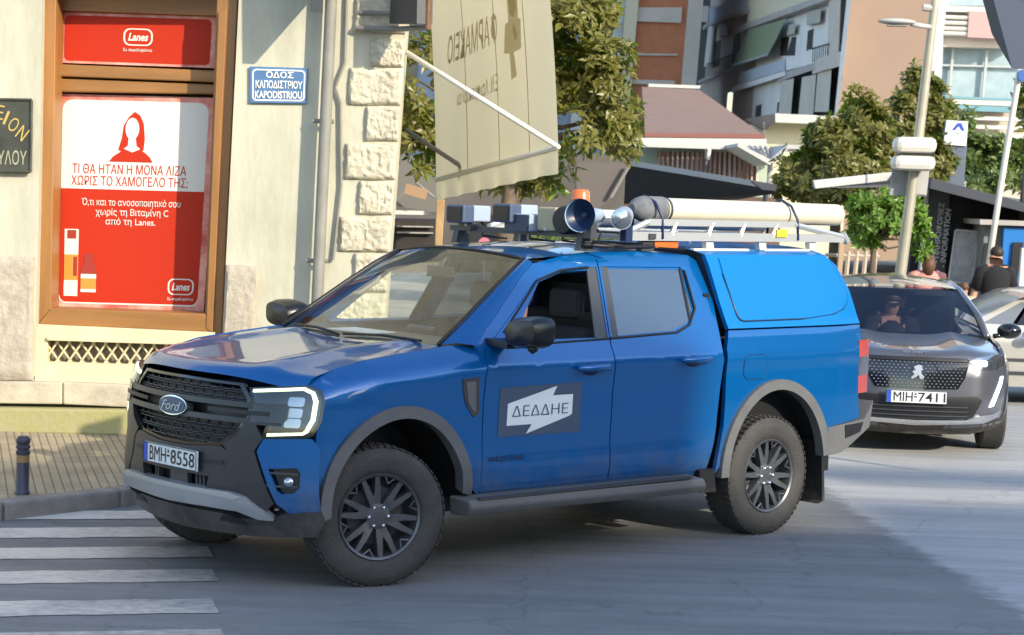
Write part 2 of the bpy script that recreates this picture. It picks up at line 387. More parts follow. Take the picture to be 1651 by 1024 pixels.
# worn zebra paint
def paintmat():
    m = bpy.data.materials.new('worn road paint'); m.use_nodes = True; n = m.node_tree.nodes; l = m.node_tree.links; b = n['Principled BSDF']
    tc = n.new('ShaderNodeTexCoord')
    def nz(sc, det, stretch=(1, 1, 1)):
        mp = n.new('ShaderNodeMapping'); mp.inputs['Scale'].default_value = stretch; mp.inputs['Rotation'].default_value = (0, 0, R(-14)); l.new(tc.outputs['Object'], mp.inputs[0])
        t = n.new('ShaderNodeTexNoise'); t.inputs['Scale'].default_value = sc; t.inputs['Detail'].default_value = det; t.inputs['Roughness'].default_value = .7; l.new(mp.outputs[0], t.inputs[0]); return t.outputs[0]
    def ramp(x, p0, c0, p1, c1):
        r = n.new('ShaderNodeValToRGB'); r.color_ramp.elements[0].position = p0; r.color_ramp.elements[1].position = p1; r.color_ramp.elements[0].color = (*c0, 1); r.color_ramp.elements[1].color = (*c1, 1); l.new(x, r.inputs[0]); return r.outputs[0]
    a = n.new('ShaderNodeMath'); a.operation = 'MULTIPLY_ADD'; a.inputs[1].default_value = .6; l.new(nz(1.1, 5), a.inputs[0])
    k = n.new('ShaderNodeMath'); k.operation = 'MULTIPLY'; k.inputs[1].default_value = .4; l.new(nz(22, 4, (.6, 1, 1)), k.inputs[0]); l.new(k.outputs[0], a.inputs[2])
    # wear grows towards the middle of the lane on the right
    sp = n.new('ShaderNodeSeparateXYZ'); l.new(tc.outputs['Object'], sp.inputs[0])
    mr = n.new('ShaderNodeMapRange'); mr.inputs[1].default_value = -3.0; mr.inputs[2].default_value = -1.3; mr.inputs[3].default_value = .05; mr.inputs[4].default_value = -.20; l.new(sp.outputs[0], mr.inputs[0])
    ad = n.new('ShaderNodeMath'); ad.operation = 'ADD'; l.new(a.outputs[0], ad.inputs[0]); l.new(mr.outputs[0], ad.inputs[1])
    l.new(ramp(ad.outputs[0], .28, (.25, .245, .235), .54, (.72, .64, .55)), b.inputs['Base Color']); b.inputs['Roughness'].default_value = .8
    return m
M['zebra'] = paintmat()
mb = MB(); d = Vector((.97, .243, 0)).normalized(); nn = Vector((-d.y, d.x, 0))
for i, (x, y, xe, wd) in enumerate([(-3.27, 13.43, -2.1, .33), (-3.11, 12.78, -2.0, .36), (-2.94, 12.1, -1.75, .36), (-2.765, 11.39, -1.62, .35), (-2.565, 10.58, -1.5, .37), (-2.4, 9.85, -1.35, .36), (-2.2, 9.1, -1.2, .36)]):
    c0 = Vector((x, y, 0)); L1 = (xe - x) / d.x; a = c0 - d * 5; e = c0 + d * L1
    N = 90; top = []; bot = []
    for k in range(N + 1):
        p = a.lerp(e, k / N); j = .02 * noise.noise((p.x * 5, i * 7.1, 0)) + .012 * noise.noise((p.x * 17, i * 7.1, 9)); j2 = .02 * noise.noise((p.x * 5, i * 7.1 + 3, 0)) + .012 * noise.noise((p.x * 17, i * 7.1, 5))
        top.append(p + nn * (wd / 2 + j)); bot.append(p - nn * (wd / 2 + j2))
    if y > 12.7:   # the far stripes stop at the kerb
        pass
    k0 = len(mb.v)
    for t, b_ in zip(top, bot): mb.v += [(t.x, t.y, .004), (b_.x, b_.y, .004)]
    for k in range(N): mb.f.append((k0 + 2 * k, k0 + 2 * k + 1, k0 + 2 * k + 3, k0 + 2 * k + 2)); mb.mi.append(0)
tag(mb.build('crosswalk', M['zebra']), kind='structure')
# pavement
def tilemat():
    m = bpy.data.materials.new('pavement tiles'); m.use_nodes = True; n = m.node_tree.nodes; l = m.node_tree.links; b = n['Principled BSDF']
    tc = n.new('ShaderNodeTexCoord'); mp = n.new('ShaderNodeMapping'); mp.inputs['Rotation'].default_value = (0, 0, R(-15)); l.new(tc.outputs['Object'], mp.inputs[0])
    br = n.new('ShaderNodeTexBrick'); br.offset = 0.; br.inputs['Scale'].default_value = 1; br.inputs['Brick Width'].default_value = .062; br.inputs['Row Height'].default_value = .5
    br.inputs['Mortar Size'].default_value = .006; br.inputs['Mortar Smooth'].default_value = .3
    br.inputs[1].default_value = (.47, .38, .24, 1); br.inputs[2].default_value = (.40, .33, .21, 1); br.inputs['Mortar'].default_value = (.20, .17, .12, 1)
    l.new(mp.outputs[0], br.inputs[0])
    a = n.new('ShaderNodeTexNoise'); a.inputs['Scale'].default_value = 3; a.inputs['Detail'].default_value = 8; l.new(tc.outputs['Object'], a.inputs[0])
    mx = n.new('ShaderNodeMix'); mx.data_type = 'RGBA'; mx.blend_type = 'MULTIPLY'; mx.inputs[0].default_value = .6
    r = n.new('ShaderNodeValToRGB'); r.color_ramp.elements[0].position = .3; r.color_ramp.elements[0].color = (.5, .5, .48, 1); r.color_ramp.elements[1].position = .7
    l.new(a.outputs[0], r.inputs[0]); l.new(br.outputs[0], mx.inputs[6]); l.new(r.outputs[0], mx.inputs[7]); l.new(mx.outputs[2], b.inputs['Base Color'])
    bp = n.new('ShaderNodeBump'); bp.inputs['Strength'].default_value = .6; bp.inputs['Distance'].default_value = .01; bp.invert = True; l.new(br.outputs['Fac'], bp.inputs['Height']); l.new(bp.outputs[0], b.inputs['Normal'])
    b.inputs['Roughness'].default_value = .8
    return m
M['tiles'] = tilemat()
M['kerb'] = mat('kerb stone', (.30, .265, .235), .8, var=.35, vscale=5, bump=.4, bscale=50)
KL = [(-9.0, 6.2), (-5.0, 11.1), (-3.19, 13.25), (-2.58, 13.95), (-1.9, 15.0), (-1.35, 16.2), (-1.25, 18), (-1.8, 26), (-2.2, 40)]
def inward(pts, k):
    o = []
    for i, p in enumerate(pts):
        a = Vector(pts[max(i - 1, 0)]); b = Vector(pts[min(i + 1, len(pts) - 1)]); t = (b - a).normalized(); o.append((p[0] - t.y * k, p[1] + t.x * k))
    return o
inn = inward(KL, .16)
mb = MB()
mb.prism([(x, y, -.05) for x, y in inn] + [(-60, 40, -.05), (-60, 6.2, -.05)], (0, 0, .163))
tag(mb.build('pavement', M['tiles']), kind='structure')
mb = MB()
for i in range(len(KL) - 1):
    a, b, c_, d_ = KL[i], KL[i + 1], inn[i + 1], inn[i]
    n = max(1, int(Vector((b[0] - a[0], b[1] - a[1])).length / .9))
    for k in range(n):
        L = lambda p, q, t: (p[0] + (q[0] - p[0]) * t, p[1] + (q[1] - p[1]) * t)
        t0, t1 = k / n + .004, (k + 1) / n - .004
        mb.prism([(*L(a, b, t0), -.04), (*L(a, b, t1), -.04), (*L(d_, c_, t1), -.04), (*L(d_, c_, t0), -.04)], (0, 0, .158 + .006 * random.random()))
tag(mb.build('kerb', M['kerb'], bevel=.02), kind='structure')
# plaza paving beyond the road
M['plaza'] = mat('plaza paving', (.36, .33, .28), .8, var=.25, vscale=1.2)
MB().prism([(-2.6, 26, -.05), (60, 26, -.05), (60, 58, -.05), (-2.6, 58, -.05)], (0, 0, .17)).build('plaza', M['plaza'])['kind'] = 'structure'
# unseen buildings added behind the camera, rooflines shaped to shade the near road
M['ochre'] = mat('ochre render', (.42, .36, .28), .85, var=.2, vscale=.6)
M['dkwin'] = mat('dark window', (.02, .025, .03), .1, 0, .5)
Lh = Vector((-SDIR.x, -SDIR.y, 0)).normalized(); Nh = Vector((Lh.y, -Lh.x, 0))
if Nh.x < 0: Nh = -Nh
TE = math.tan(SUN_EL)
def caster(name, label, prof, t0, m):
    """a street front square to the sunlight; prof lists (offset, X, Y) ground points its roof edge shades up to"""
    b = thing(name, label, 'building', tuple(Nh * prof[0][0] + Lh * t0))
    pts = [Nh * n + Lh * t0 + Vector((0, 0, h)) for n, h in prof]
    base = [Nh * prof[-1][0] + Lh * t0, Nh * prof[0][0] + Lh * t0]
    MB().prism(pts + base, -Lh * 9).build('wall', m, b)
    n0, n1 = prof[0][0], prof[-1][0]; hm = min(h for _, h in prof)
    k = int(abs(n1 - n0) / 2.6)
    for s in range(int(hm / 3)):
        for i in range(k):
            c = Nh * (n0 + (n1 - n0) * (i + .5) / k) + Lh * (t0 + .02) + Vector((0, 0, 1.5 + 3 * s))
            rot = Matrix((Nh, Lh, Vector((0, 0, 1)))).transposed()
            MB().box(c, (1.2, .12, 1.5), rot).build('window', M['dkwin'], b)
    return b
def hgt(X, Y, t0): return ((X * Lh.x + Y * Lh.y) - t0) * TE
def noff(X, Y): return X * Nh.x + Y * Nh.y
E0 = noff(1.22, 13.27); T0 = -26.
YB = 15.35
def Xat(n, Y): return (n - Nh.y * Y) / Nh.x
prof = [(n, hgt(Xat(n, YB), YB, T0)) for n in (E0 - 3.2, E0 - 1.2, E0 - .02)]
prof = [(E0 - 24, prof[0][1]), (E0 - 6, prof[0][1])] + prof
caster('apartment_block', 'unseen ochre apartment block behind the viewer shaped to shade the near road', prof, T0, M['ochre'])
prof = [(E0, hgt(.6, 13.8, T0)), (noff(2.4, 14.1), hgt(2.4, 14.1, T0)), (noff(2.45, 15.4), hgt(2.45, 15.4, T0)), (noff(9, 15.6), hgt(9, 15.6, T0))]
cb = caster('shade_house', 'unseen lower pale house added behind the viewer with its roofline shaped for the shade', prof, T0, M['ochre'])
mb = MB()
for (X0, Y0, X1, Y1) in [(2.55, 16.55, 9, 16.65)]:
    a, b_ = noff(X0, Y0), noff(X1, Y1); h0, h1 = hgt(X0, Y0, T0), hgt(X1, Y1, T0); g0, g1 = hgt(X0, 18.0, T0), hgt(X1, 18.1, T0)
    mb.prism([Nh * a + Lh * T0 + Vector((0, 0, h0)), Nh * b_ + Lh * T0 + Vector((0, 0, h1)), Nh * b_ + Lh * T0 + Vector((0, 0, g1)), Nh * a + Lh * T0 + Vector((0, 0, g0))], -Lh * .3)
    for n in (a + .3, b_ - .3): mb.box(Nh * n + Lh * (T0 - .15) + Vector((0, 0, h1 - .5)), (.2, .2, 1.2))
mb.build('shade_screen', M['ochre'], cb)  # unseen screen added to throw a band of shade across the road

# unseen shopfronts added on the right for the truck's flank to mirror
sr = thing('reflection_shops', 'unseen low row of dim shopfronts added right of the view for reflections', 'building', (17, 12, 0))
M['dimwall'] = mat('dim shop wall', (.22, .20, .18), .85, var=.3, vscale=.5)
MB().prism([(17, 3, 0), (17, 34, 0), (25, 34, 0), (25, 3, 0)], (0, 0, 5.6)).build('wall', M['dimwall'], sr)
for i in range(6):
    y = 5.5 + i * 5
    MB().box((16.97, y, 1.5), (.12, 3.6, 2.4)).build('shop_window', M['dkwin'], sr)
    MB().box((16.6, y, 3.15), (.8, 4.0, .5)).build('shop_fascia', M['white_pt'] if i % 2 else M['signred'] if 'signred' in M else M['orange'], sr)
    MB().box((16.97, y, 4.6), (.1, 1.2, 1.0)).build('window', M['dkwin'], sr)
# ------------------------------------------------------------------ the corner building on the left
M['plaster'] = mat('cream plaster', (.535, .51, .385), .85, var=.22, vscale=1.9, bump=.25, bscale=14, stretch=(1.6, 1.6, .5))
M['plaster2'] = mat('grey dado stone', (.46, .40, .31), .9, var=.22, vscale=9, bump=.7, bscale=22)
M['quoin'] = mat('rough quoin stone', (.60, .54, .40), .9, var=.32, vscale=7, bump=.9, bscale=24)
M['wood'] = mat('varnished wood', (.33, .15, .04), .5, 0, .1, var=.4, vscale=3, stretch=(1, 1, .12) )
M['woodh'] = mat('varnished wood rail', (.36, .165, .042), .5, 0, .1, var=.4, vscale=3, stretch=(.12, 1, 1))
M['cream'] = mat('cream painted board', (.66, .58, .36), .6, var=.12, vscale=4)
M['mossy'] = mat('mossy plinth', (.27, .25, .085), .9, var=.45, vscale=3, bump=.4, bscale=20, var2=(.36, .32, .19))
M['stone'] = mat('base stone', (.52, .45, .33), .9, var=.22, vscale=5, bump=.5, bscale=18)
M['poster_red'] = mat('poster red', (.47, .028, .008), .55, spec=.2)
M['poster_white'] = mat('poster white', (.72, .70, .62), .55, spec=.2)
M['poster_pink'] = mat('poster pink', (.62, .32, .25), .35, var=.9, vscale=4, var2=(.5, .04, .02))
M['amber'] = mat('amber print', (.62, .27, .04), .4)
M['maroon'] = mat('maroon print', (.33, .03, .015), .4)
M['dark'] = mat('dark recess', (.02, .019, .018), .8)
M['mesh_bg'] = mat('vent backing', (.17, .14, .09), .9)
M['pipe'] = mat('painted downpipe', (.25, .24, .205), .6, var=.2, vscale=4)
DW = 17.0
bd = thing('corner_building', 'cream plastered corner building with rough quoins and a wooden shop window', 'building', tuple(P(330, 690, DW)))
panel.ref = Vector((-2, 40, 2))
pix('wall', [(-2600, -1100), (73, -1100), (68, 0), (63, 303), (56, 615), (-2600, 615)], DW, M['plaster'], bd, .45)
pix('wall', [(383, -1100), (739, -1100), (652.7, 70), (628, 406), (606, 700), (345, 700), (358, 548), (385, 0)], DW, M['plaster'], bd, .45)
pix('wall', [(73, -1100), (383, -1100), (385, -16), (68, -18)], DW, M['plaster'], bd, .45)
q = [P(652.7, 70, DW), P(606, 700, DW)]
t = P(739, -1100, DW); b_ = P(606, 700, DW)
MB().add([t + Vector((0, .02, 0)), b_ + Vector((0, .02, 0)), b_ + Vector((-1.6, 10, 0)), t + Vector((-1.6, 10, 0)), t + Vector((-9, 10, 0)), b_ + Vector((-9, 10, 0))], [(0, 1, 2, 3), (3, 2, 5, 4)]).build('side_wall', M['plaster'], bd)
# dado stones, base course, plinth
def rough(name, quad, D, th, m, par, amp=.018, nu=14, nv=10, seed=0, f=9.):
    """a quarry-faced block: a bulging uneven front"""
    tl, tr, br, bl = [P(*p, D) for p in quad]
    mb = MB()
    def fn(a, b):
        p = (bl * (1 - a) + br * a) * (1 - b) + (tl * (1 - a) + tr * a) * b
        e = min(1, min(a, 1 - a) / .05) * min(1, min(b, 1 - b) / .07)
        k = -th * (.35 + .65 * e ** .6) + amp * e * (noise.noise((p.x * f + seed, p.z * f, 0)) + .8 * noise.noise((p.x * f * 2.7 + seed, p.z * f * 2.7, 5)) )
        wob = .008 * noise.noise((p.x * 6, p.z * 6, seed))
        return p + Vector((wob, k, wob))
    mb.grid(fn, nu, nv, True)
    q = nu + 1; n = len(mb.v)
    edge = [i for i in range(q)] + [q * j + nu for j in range(1, nv + 1)] + [q * nv + i for i in range(nu - 1, -1, -1)] + [q * j for j in range(nv - 1, 0, -1)]
    vs = [Vector(mb.v[i]) for i in edge]
    back = [Vector((v.x, D + .02, v.z)) for v in vs]; k = len(vs)
    mb.add(vs + back, [(i, k + i, k + (i + 1) % k, (i + 1) % k) for i in range(k)])
    o = mb.build(name, m, par, angle=50)
    return o
rough('dado_stone', [(-40, 412), (55, 414), (54, 612), (-40, 612)], DW, .05, M['plaster2'], bd, .006, 20, 24, 3, 25)
rough('dado_stone', [(366, 427), (420, 429), (404, 640), (352, 640)], DW, .05, M['plaster2'], bd, .006, 12, 24, 8, 25)
pix('base_course', [(-2600, 600), (100, 616), (100, 652), (-2600, 620)], DW - .09, M['stone'], bd, .3, .012)
pix('base_course', [(101.5, 616), (420, 630), (420, 667), (101.5, 652)], DW - .092, M['stone'], bd, .3, .012)
pix('plinth', [(-2600, 620), (430, 664), (430, 706), (-2600, 660)], DW - .16, M['mossy'], bd, .4, .02)
# quoins
Q = [(572, 655, -4, 53), (597, 654, 62, 107), (563, 649, 110, 169), (590, 645, 172, 227), (557, 640, 231, 289), (579, 636, 292, 345), (548, 632, 349, 405), (571, 626, 408, 470), (540, 622, 474, 540), (590, 660, -60, -8)]
for i, (x0, x1, y0, y1) in enumerate(Q):
    xr0 = 652.7 - (y0 - 70) * .0735; xr1 = 652.7 - (y1 - 70) * .0735
    dx = 15 * (y1 - y0) / 336
    rough('quoin_block', [(x0 + dx * .5, y0), (xr0, y0 + 1), (xr1, y1 + 1), (x0 - dx * .5, y1)], DW, .042, M['quoin'], bd, .013, 34, 22, i * 3.7, 24)
# downpipe and cables
pp = [P(543, -240, DW - .15), P(534, 0, DW - .15), P(520, 300, DW - .15), P(508, 560, DW - .15)]
dp = MB().tube(pp, .048, 14).build('downpipe', M['pipe'], bd, angle=60)
mb = MB()
for v in (195, 420): mb.tube([P(527 - v * .045 - 14, v, DW - .1), P(527 - v * .045 + 20, v + 1, DW - .1)], .018, 8)
mb.build('pipe_clamp', M['pipe'], dp)
MB().tube([P(560, -30, DW - .03), P(556, 100, DW - .03), P(541, 140, DW - .03), P(549, 165, DW - .03), P(550, 300, DW - .03), P(537, 420, DW - .03)], .012, 8).build('cable', M['pipe'], bd)
# shop window: frame, panes with posters
DF, DG = 17.1, 17.43
fr = pix('window_frame', [(70, -20), (91, -20), (82, 500), (60, 524)], DF, M['wood'], bd, .3, .008)
pix('stile', [(350, -14), (384, -18), (357, 550), (329, 538)], DF, M['wood'], fr, .3, .008)
pix('stile', [(352, 20), (366, 14), (343, 536), (332, 530)], DF - .03, M['wood'], fr, .05, .006)
pix('rail', [(90, -6), (352, -4), (351, 26), (91, 17)], DG - .07, M['woodh'], fr, .3, .006)
pix('rail', [(88, 103), (349, 114), (348, 133), (87, 123)], DG - .10, M['woodh'], fr, .3, .012)
pix('rail', [(87, 126), (347, 136), (346, 152), (86, 148)], DG - .07, M['woodh'], fr, .3, .012)
pix('rail', [(82, 497), (330, 506), (345, 535), (61, 523)], DF - .02, M['woodh'], fr, .3, .008)
pix('backing_board', [(70, -30), (380, -30), (360, 560), (60, 560)], DG + .06, M['dark'], bd, .1)
# the small poster in the fanlight
t1 = pix('fanlight_poster', [(93.5, 19), (351, 27), (346.5, 110), (92, 101)], DG, M['poster_pink'], bd, .01)
def planemap(tl, tr, br, bl, D): 
    q = [P(*p, D) for p in (bl, br, tl, tr)]
    return quadmap(q[0], q[1], q[2], q[3])
def rr_on(mb, fn, a0, b0, a1, b1, r, asp=1., n=4):
    """rounded box on a mapped sheet; asp = width / height of the sheet"""
    mb.poly([fn(a0 + (x - a0), b0 + (y - b0)) for x, y in [(p[0], p[1]) for p in [(a0 + (u - a0), v) for u, v in rr2(a0, b0, a1, b1, r, asp, n)]]]); return mb
def rr2(x0, y0, x1, y1, r, asp, n=4):
    o = []; rx, ry = r, r * asp
    for cx, cy, a in ((x1 - rx, y1 - ry, 0), (x0 + rx, y1 - ry, 90), (x0 + rx, y0 + ry, 180), (x1 - rx, y0 + ry, 270)):
        o += [(cx + rx * math.cos(R(a + 90 * i / n)), cy + ry * math.sin(R(a + 90 * i / n))) for i in range(n + 1)]
    return o
def lay(fn, k): 
    return lambda a, b: Vector(fn(a, b)) - Vector((0, k, 0))
def logo(fn, a0, b0, a1, b1, asp, par, k=.006):
    """white outlined rounded badge with a script word and a tiny line below"""
    f = lay(fn, k); mb = MB()
    h = b1 - b0; yb = b0 + h * .27; wd = (a1 - a0)
    o = rr2(a0, yb, a1, b1, wd * .22, asp); i_ = rr2(a0 + wd * .06, yb + h * .05, a1 - wd * .06, b1 - h * .05, wd * .18, asp)
    n = len(o); v = [f(*p) for p in o] + [f(*p) for p in i_]
    mb.add(v, [(j, (j + 1) % n, n + (j + 1) % n, n + j) for j in range(n)])
    sl = .12
    lettering('Lanes', lambda a, b: f(a0 + wd * (.16 + .66 * a + sl * .5 * b), yb + h * (.20 + .34 * b)), None, None, mb=mb, bold=.03)
    lettering('Σε συμπληρώνει', lambda a, b: f(a0 + wd * (.0 + 1.0 * a), b0 + h * .16 * b), None, None, mb=mb, bold=.02)
    mb.build('logo', M['poster_white'], par)
f1 = planemap((93.5, 19), (351, 27), (346.5, 110), (92, 101), DG)
mb = MB(); rr_on(mb, lay(f1, .003), .045, .05, .965, .94, .03, 3.1); mb.build('red_field', M['poster_red'], t1)
logo(f1, .415, .26, .60, .72, 3.1, t1)
# the big poster
PC = ((89.5, 151), (350, 158), (328.5, 502), (84, 495))
t2 = pix('window_poster', PC, DG, M['poster_pink'], bd, .01)
f2 = planemap(*PC, DG); AS = .73
wht = rr2(.045, .50, .955, .975, .065, AS); red = rr2(.045, .025, .955, .50, .045, AS)
wht = [p for p in wht if p[1] > .56 + .01] ; 
wht = [(.955, .56)] + wht + [(.045, .56)]
MB().poly([lay(f2, .003)(*p) for p in wht]).build('white_field', M['poster_white'], t2)
red = [p for p in red if p[1] < .45]; red = [(.045, .5597)] + red + [(.955, .5597)]
MB().poly([lay(f2, .003)(*p) for p in red]).build('red_field', M['poster_red'], t2)
mb = MB(); o = rr2(.038, .018, .962, .55, .05, AS)[10:]; 
k = .006
ol = [p for p in rr2(.04, .02, .96, .6, .05, AS) if p[1] < .45]; il = [p for p in rr2(.047, .027, .953, .6, .043, AS) if p[1] < .45]
n = min(len(ol), len(il)); mb.add([lay(f2, .005)(*p) for p in ol[:n]] + [lay(f2, .005)(*p) for p in il[:n]], [(i, i + 1, n + i + 1, n + i) for i in range(n - 1)])
mb.build('keyline', M['poster_white'], t2)
# plain bust of a woman on the white field
g = lay(f2, .005); mb = MB()
hair = [(.46, .90), (.43, .86), (.42, .80), (.40, .745), (.43, .735), (.52, .735), (.56, .745), (.565, .80), (.555, .87), (.53, .91), (.495, .925)]
mb.poly([g(*p) for p in hair])
body = [(.345, .69), (.37, .715), (.41, .735), (.45, .75), (.53, .75), (.57, .735), (.60, .715), (.62, .69)]
mb.poly([lay(f2, .006)(*p) for p in body]); mb.build('bust_figure', M['poster_red'], t2)
face = [(.485 + .043 * math.cos(R(a)), .845 + .052 * math.sin(R(a))) for a in range(0, 360, 20)]
mb = MB(); mb.poly([lay(f2, .008)(*p) for p in face]); mb.poly([lay(f2, .0095)(*p) for p in [(.465, .82), (.505, .82), (.515, .765), (.54, .752), (.49, .735), (.435, .752), (.46, .765)]])
mb.build('bust_face', M['poster_white'], t2)
def pline(s, a0, b0, a1, b1, m, bold=.004): lettering(s, lambda a, b: lay(f2, .006)(a0 + (a1 - a0) * a, b0 + (b1 - b0) * b), m, t2, bold=bold)
pline('ΤΙ ΘΑ ΗΤΑΝ Η ΜΟΝΑ ΛΙΖΑ', .115, .632, .835, .678, M['poster_red'])
pline('ΧΩΡΙΣ ΤΟ ΧΑΜΟΓΕΛΟ ΤΗΣ;', .11, .570, .85, .622, M['poster_red'])
pline('Ό,τι και το ανοσοποιητικό σου', .18, .475, .81, .518, M['poster_white'])
pline('χωρίς τη Βιταμίνη C', .27, .430, .735, .472, M['poster_white'])
pline('από τη Lanes.', .335, .387, .655, .428, M['poster_white'])
logo(f2, .755, .045, .925, .15, AS, t2)
def pq(a0, b0, a1, b1, k=.007): return [lay(f2, k)(a0, b0), lay(f2, k)(a1, b0), lay(f2, k)(a1, b1), lay(f2, k)(a0, b1)]
mb = MB(); mb.poly(pq(.075, .055, .165, .37)); mb.poly(pq(.185, .075, .285, .16)); mb.build('packshot', M['poster_white'], t2)
mb = MB(); mb.poly(pq(.075, .13, .165, .25, .009)); mb.poly(pq(.185, .09, .285, .14, .009)); mb.build('packshot_band', M['amber'], t2)
mb = MB(); mb.poly([lay(f2, .007)(*p) for p in [(.18, .16), (.29, .16), (.28, .20), (.265, .215), (.265, .255), (.205, .255), (.205, .215), (.19, .20)]]); mb.poly(pq(.135, .15, .16, .24, .011)); mb.build('packshot_cap', M['maroon'], t2); MB().poly(pq(.092, .325, .15, .365, .009)).build('packshot_cap', M['maroon'], t2)
# the board and vent under the window
vb = pix('window_base', [(60, 523), (347, 536), (347, 556), (58, 547)], DF - .06, M['cream'], bd, .3, .006)
pix('lower_board', [(57, 583), (345, 592), (345, 626), (55, 613)], DF - .06, M['cream'], vb, .3, .006)
pix('ledge', [(54, 606), (345, 617), (345, 626), (54, 614)], DF - .1, M['cream'], vb, .3, .004)
pix('end_board', [(58, 546), (77, 547), (76, 584), (57, 583)], DF - .058, M['cream'], vb, .3, .004)
pix('lip', [(76, 543), (347, 553), (347, 558), (76, 549)], DF - .09, M['cream'], vb, .1, .004)
pix('vent_backing', [(70, 540), (345, 550), (345, 600), (70, 590)], DF + .05, M['mesh_bg'], vb, .05)
mb = MB()
for i in range(14):
    x = 70 + i * 19.5
    s = lambda u: 547 + (u - 76) * .035
    mb.tube([P(x, s(x), DF - .0), P(x + 26, s(x) + 37, DF - .0)], .009, 6); mb.tube([P(x + 26, s(x), DF - .015), P(x, s(x) + 37, DF - .015)], .009, 6)
mb.build('vent_lattice', M['cream'], vb)
# street sign
M['signblue'] = mat('enamel blue', (.055, .16, .34), .35, 0, .4, var=.25, vscale=9)
ss = thing('street_sign', 'blue enamel street name plate with a white border on the cream wall', 'street sign', tuple(P(449, 166, DW)))
SQ = ((403, 107), (496, 110), (494, 167), (403, 166))
pix('sign_plate', SQ, DW - .03, M['signblue'], ss, .026, .003)
f3 = planemap(*SQ, DW - .034); mb = MB()
o = rr2(.04, .06, .965, .94, .07, 1.6, 3); i_ = rr2(.065, .10, .94, .90, .055, 1.6, 3); n = len(o)
mb.add([f3(*p) for p in o + i_], [(j, (j + 1) % n, n + (j + 1) % n, n + j) for j in range(n)])
mb.build('border', M['white_pt'], ss)
for s, a0, b0, a1, b1 in [('ΟΔΟΣ', .28, .70, .76, .88), ('ΚΑΠΟΔΙΣΤΡΙΟΥ', .10, .41, .92, .63), ('KAPODISTRIOU', .09, .13, .92, .34)]:
    lettering(s, lambda a, b: f3(a0 + (a1 - a0) * a, b0 + (b1 - b0) * b) - Vector((0, .003, 0)), M['white_pt'], ss, bold=.025)
# dark plaque at the left edge
M['plaque'] = mat('dark weathered plaque', (.055, .058, .04), .5, var=.5, vscale=6)
M['gold'] = mat('gold lettering', (.5, .36, .10), .5)
pqo = thing('wall_plaque', 'dark plaque with gold capital letters cut by the left edge of the view', 'plaque', tuple(P(0, 276, DW)))
PQ = ((-130, 158), (51, 161), (49.5, 277), (-130, 274))
pix('plaque_board', PQ, DW - .05, M['plaque'], pqo, .046, .006)
rim = MB()
for a, b in [((-130, 158), (51, 161)), ((51, 161), (49.5, 277)), ((49.5, 277), (-130, 274))]: rim.tube([P(*a, DW - .055), P(*b, DW - .055)], .012, 6)
rim.build('plaque_rim', M['plaque'], pqo)
def arc_word(s, pts, h, m):
    for ch, (u, v, r) in zip(s, pts):
        c = P(u, v, DW - .056); rx = Vector((math.cos(R(r)), 0, -math.sin(R(r)))); rz = Vector((math.sin(R(r)), 0, math.cos(R(r))))
        wd = h * (.18 if ch == 'Ι' else .62)
        lettering(ch, lambda a, b: c + rx * (a - .5) * wd + rz * (b - .5) * h, m, pqo, bold=.0)
arc_word('ΕΙΟΝ', [(-1, 181, 8), (10, 190, 22), (22, 201, 30), (36, 215, 36)], .115, M['gold'])
f4 = planemap((-16, 242), (43, 243), (42, 266), (-16, 265), DW - .056)
lettering('ΟΥΛΟΥ', f4, mat('dull lettering', (.42, .40, .26), .6), pqo, bold=.0)
# bracket with the projecting sign at the corner
M['rust'] = mat('rusty iron', (.16, .085, .04), .7, var=.4, vscale=15)
M['iron'] = mat('grey iron', (.22, .21, .19), .55)
br = thing('sign_bracket', 'iron bracket and dark box sign fixed high on the quoins', 'sign bracket', tuple(P(600, 50, DW)))
DB = DW - .05
MB().tube([P(574, 45, DB), P(640, 47, DB - .1), P(690, 45, DB - .45)], .022, 8).build('bracket_arm', M['iron'], br)
MB().tube([P(580, 20, DB), P(640, 22, DB - .1), P(688, 20, DB - .45)], .018, 8).build('brace', M['iron'], br)
MB().tube([P(689, 48, DB - .45), P(693, -90, DB - .45)], .03, 8).build('bracket_post', M['rust'], br)
MB().prism([P(628, 38, DB - .1), P(672, 38, DB - .5), P(677, -220, DB - .5), P(638, -220, DB - .1)], (.12, .05, 0)).build('box_sign', M['dgrey'], br)
MB().prism([P(500, -20, DW - .02), P(498, -300, DW - .02), P(498, -300, DW - .62) , P(500, 20, DW - .62)], (.1, 0, 0)).build('box_sign', M['dgrey'], br)  # added plate, mostly above the view, casting the slanted shadow on the wall
# bollard
bo = thing('bollard', 'dark iron bollard with ringed head at the kerb by the crosswalk', 'bollard', tuple(G(36, 795, .12)))
c0 = G(36, 795, .12); c0.z = .115
k = .62 / 1.0
M['bollard'] = mat('bollard iron', (.05, .045, .07), .45, var=.2, vscale=9)
S7 = lambda pr: [(a * .7, r * .66) for a, r in pr]
MB().lathe(S7([(0, .075), (.02, .075), (.03, .066), (.36, .062), (.40, .062)]), c0, n=20).build('post', M['bollard'], bo, angle=40)
M['boll_y'] = mat('ochre band', (.30, .17, .07), .5)
MB().lathe(S7([(.30, .0645), (.37, .0645)]), c0, n=20, cap=False).build('band', M['boll_y'], bo, angle=40)
MB().lathe(S7([(.37, .066), (.385, .072), (.405, .072), (.415, .06), (.425, .06), (.435, .072), (.455, .072), (.465, .06), (.475, .062), (.485, .07), (.52, .07), (.545, .05), (.55, 0.001)]), c0, n=20).build('head', M['bollard'], bo, angle=40)
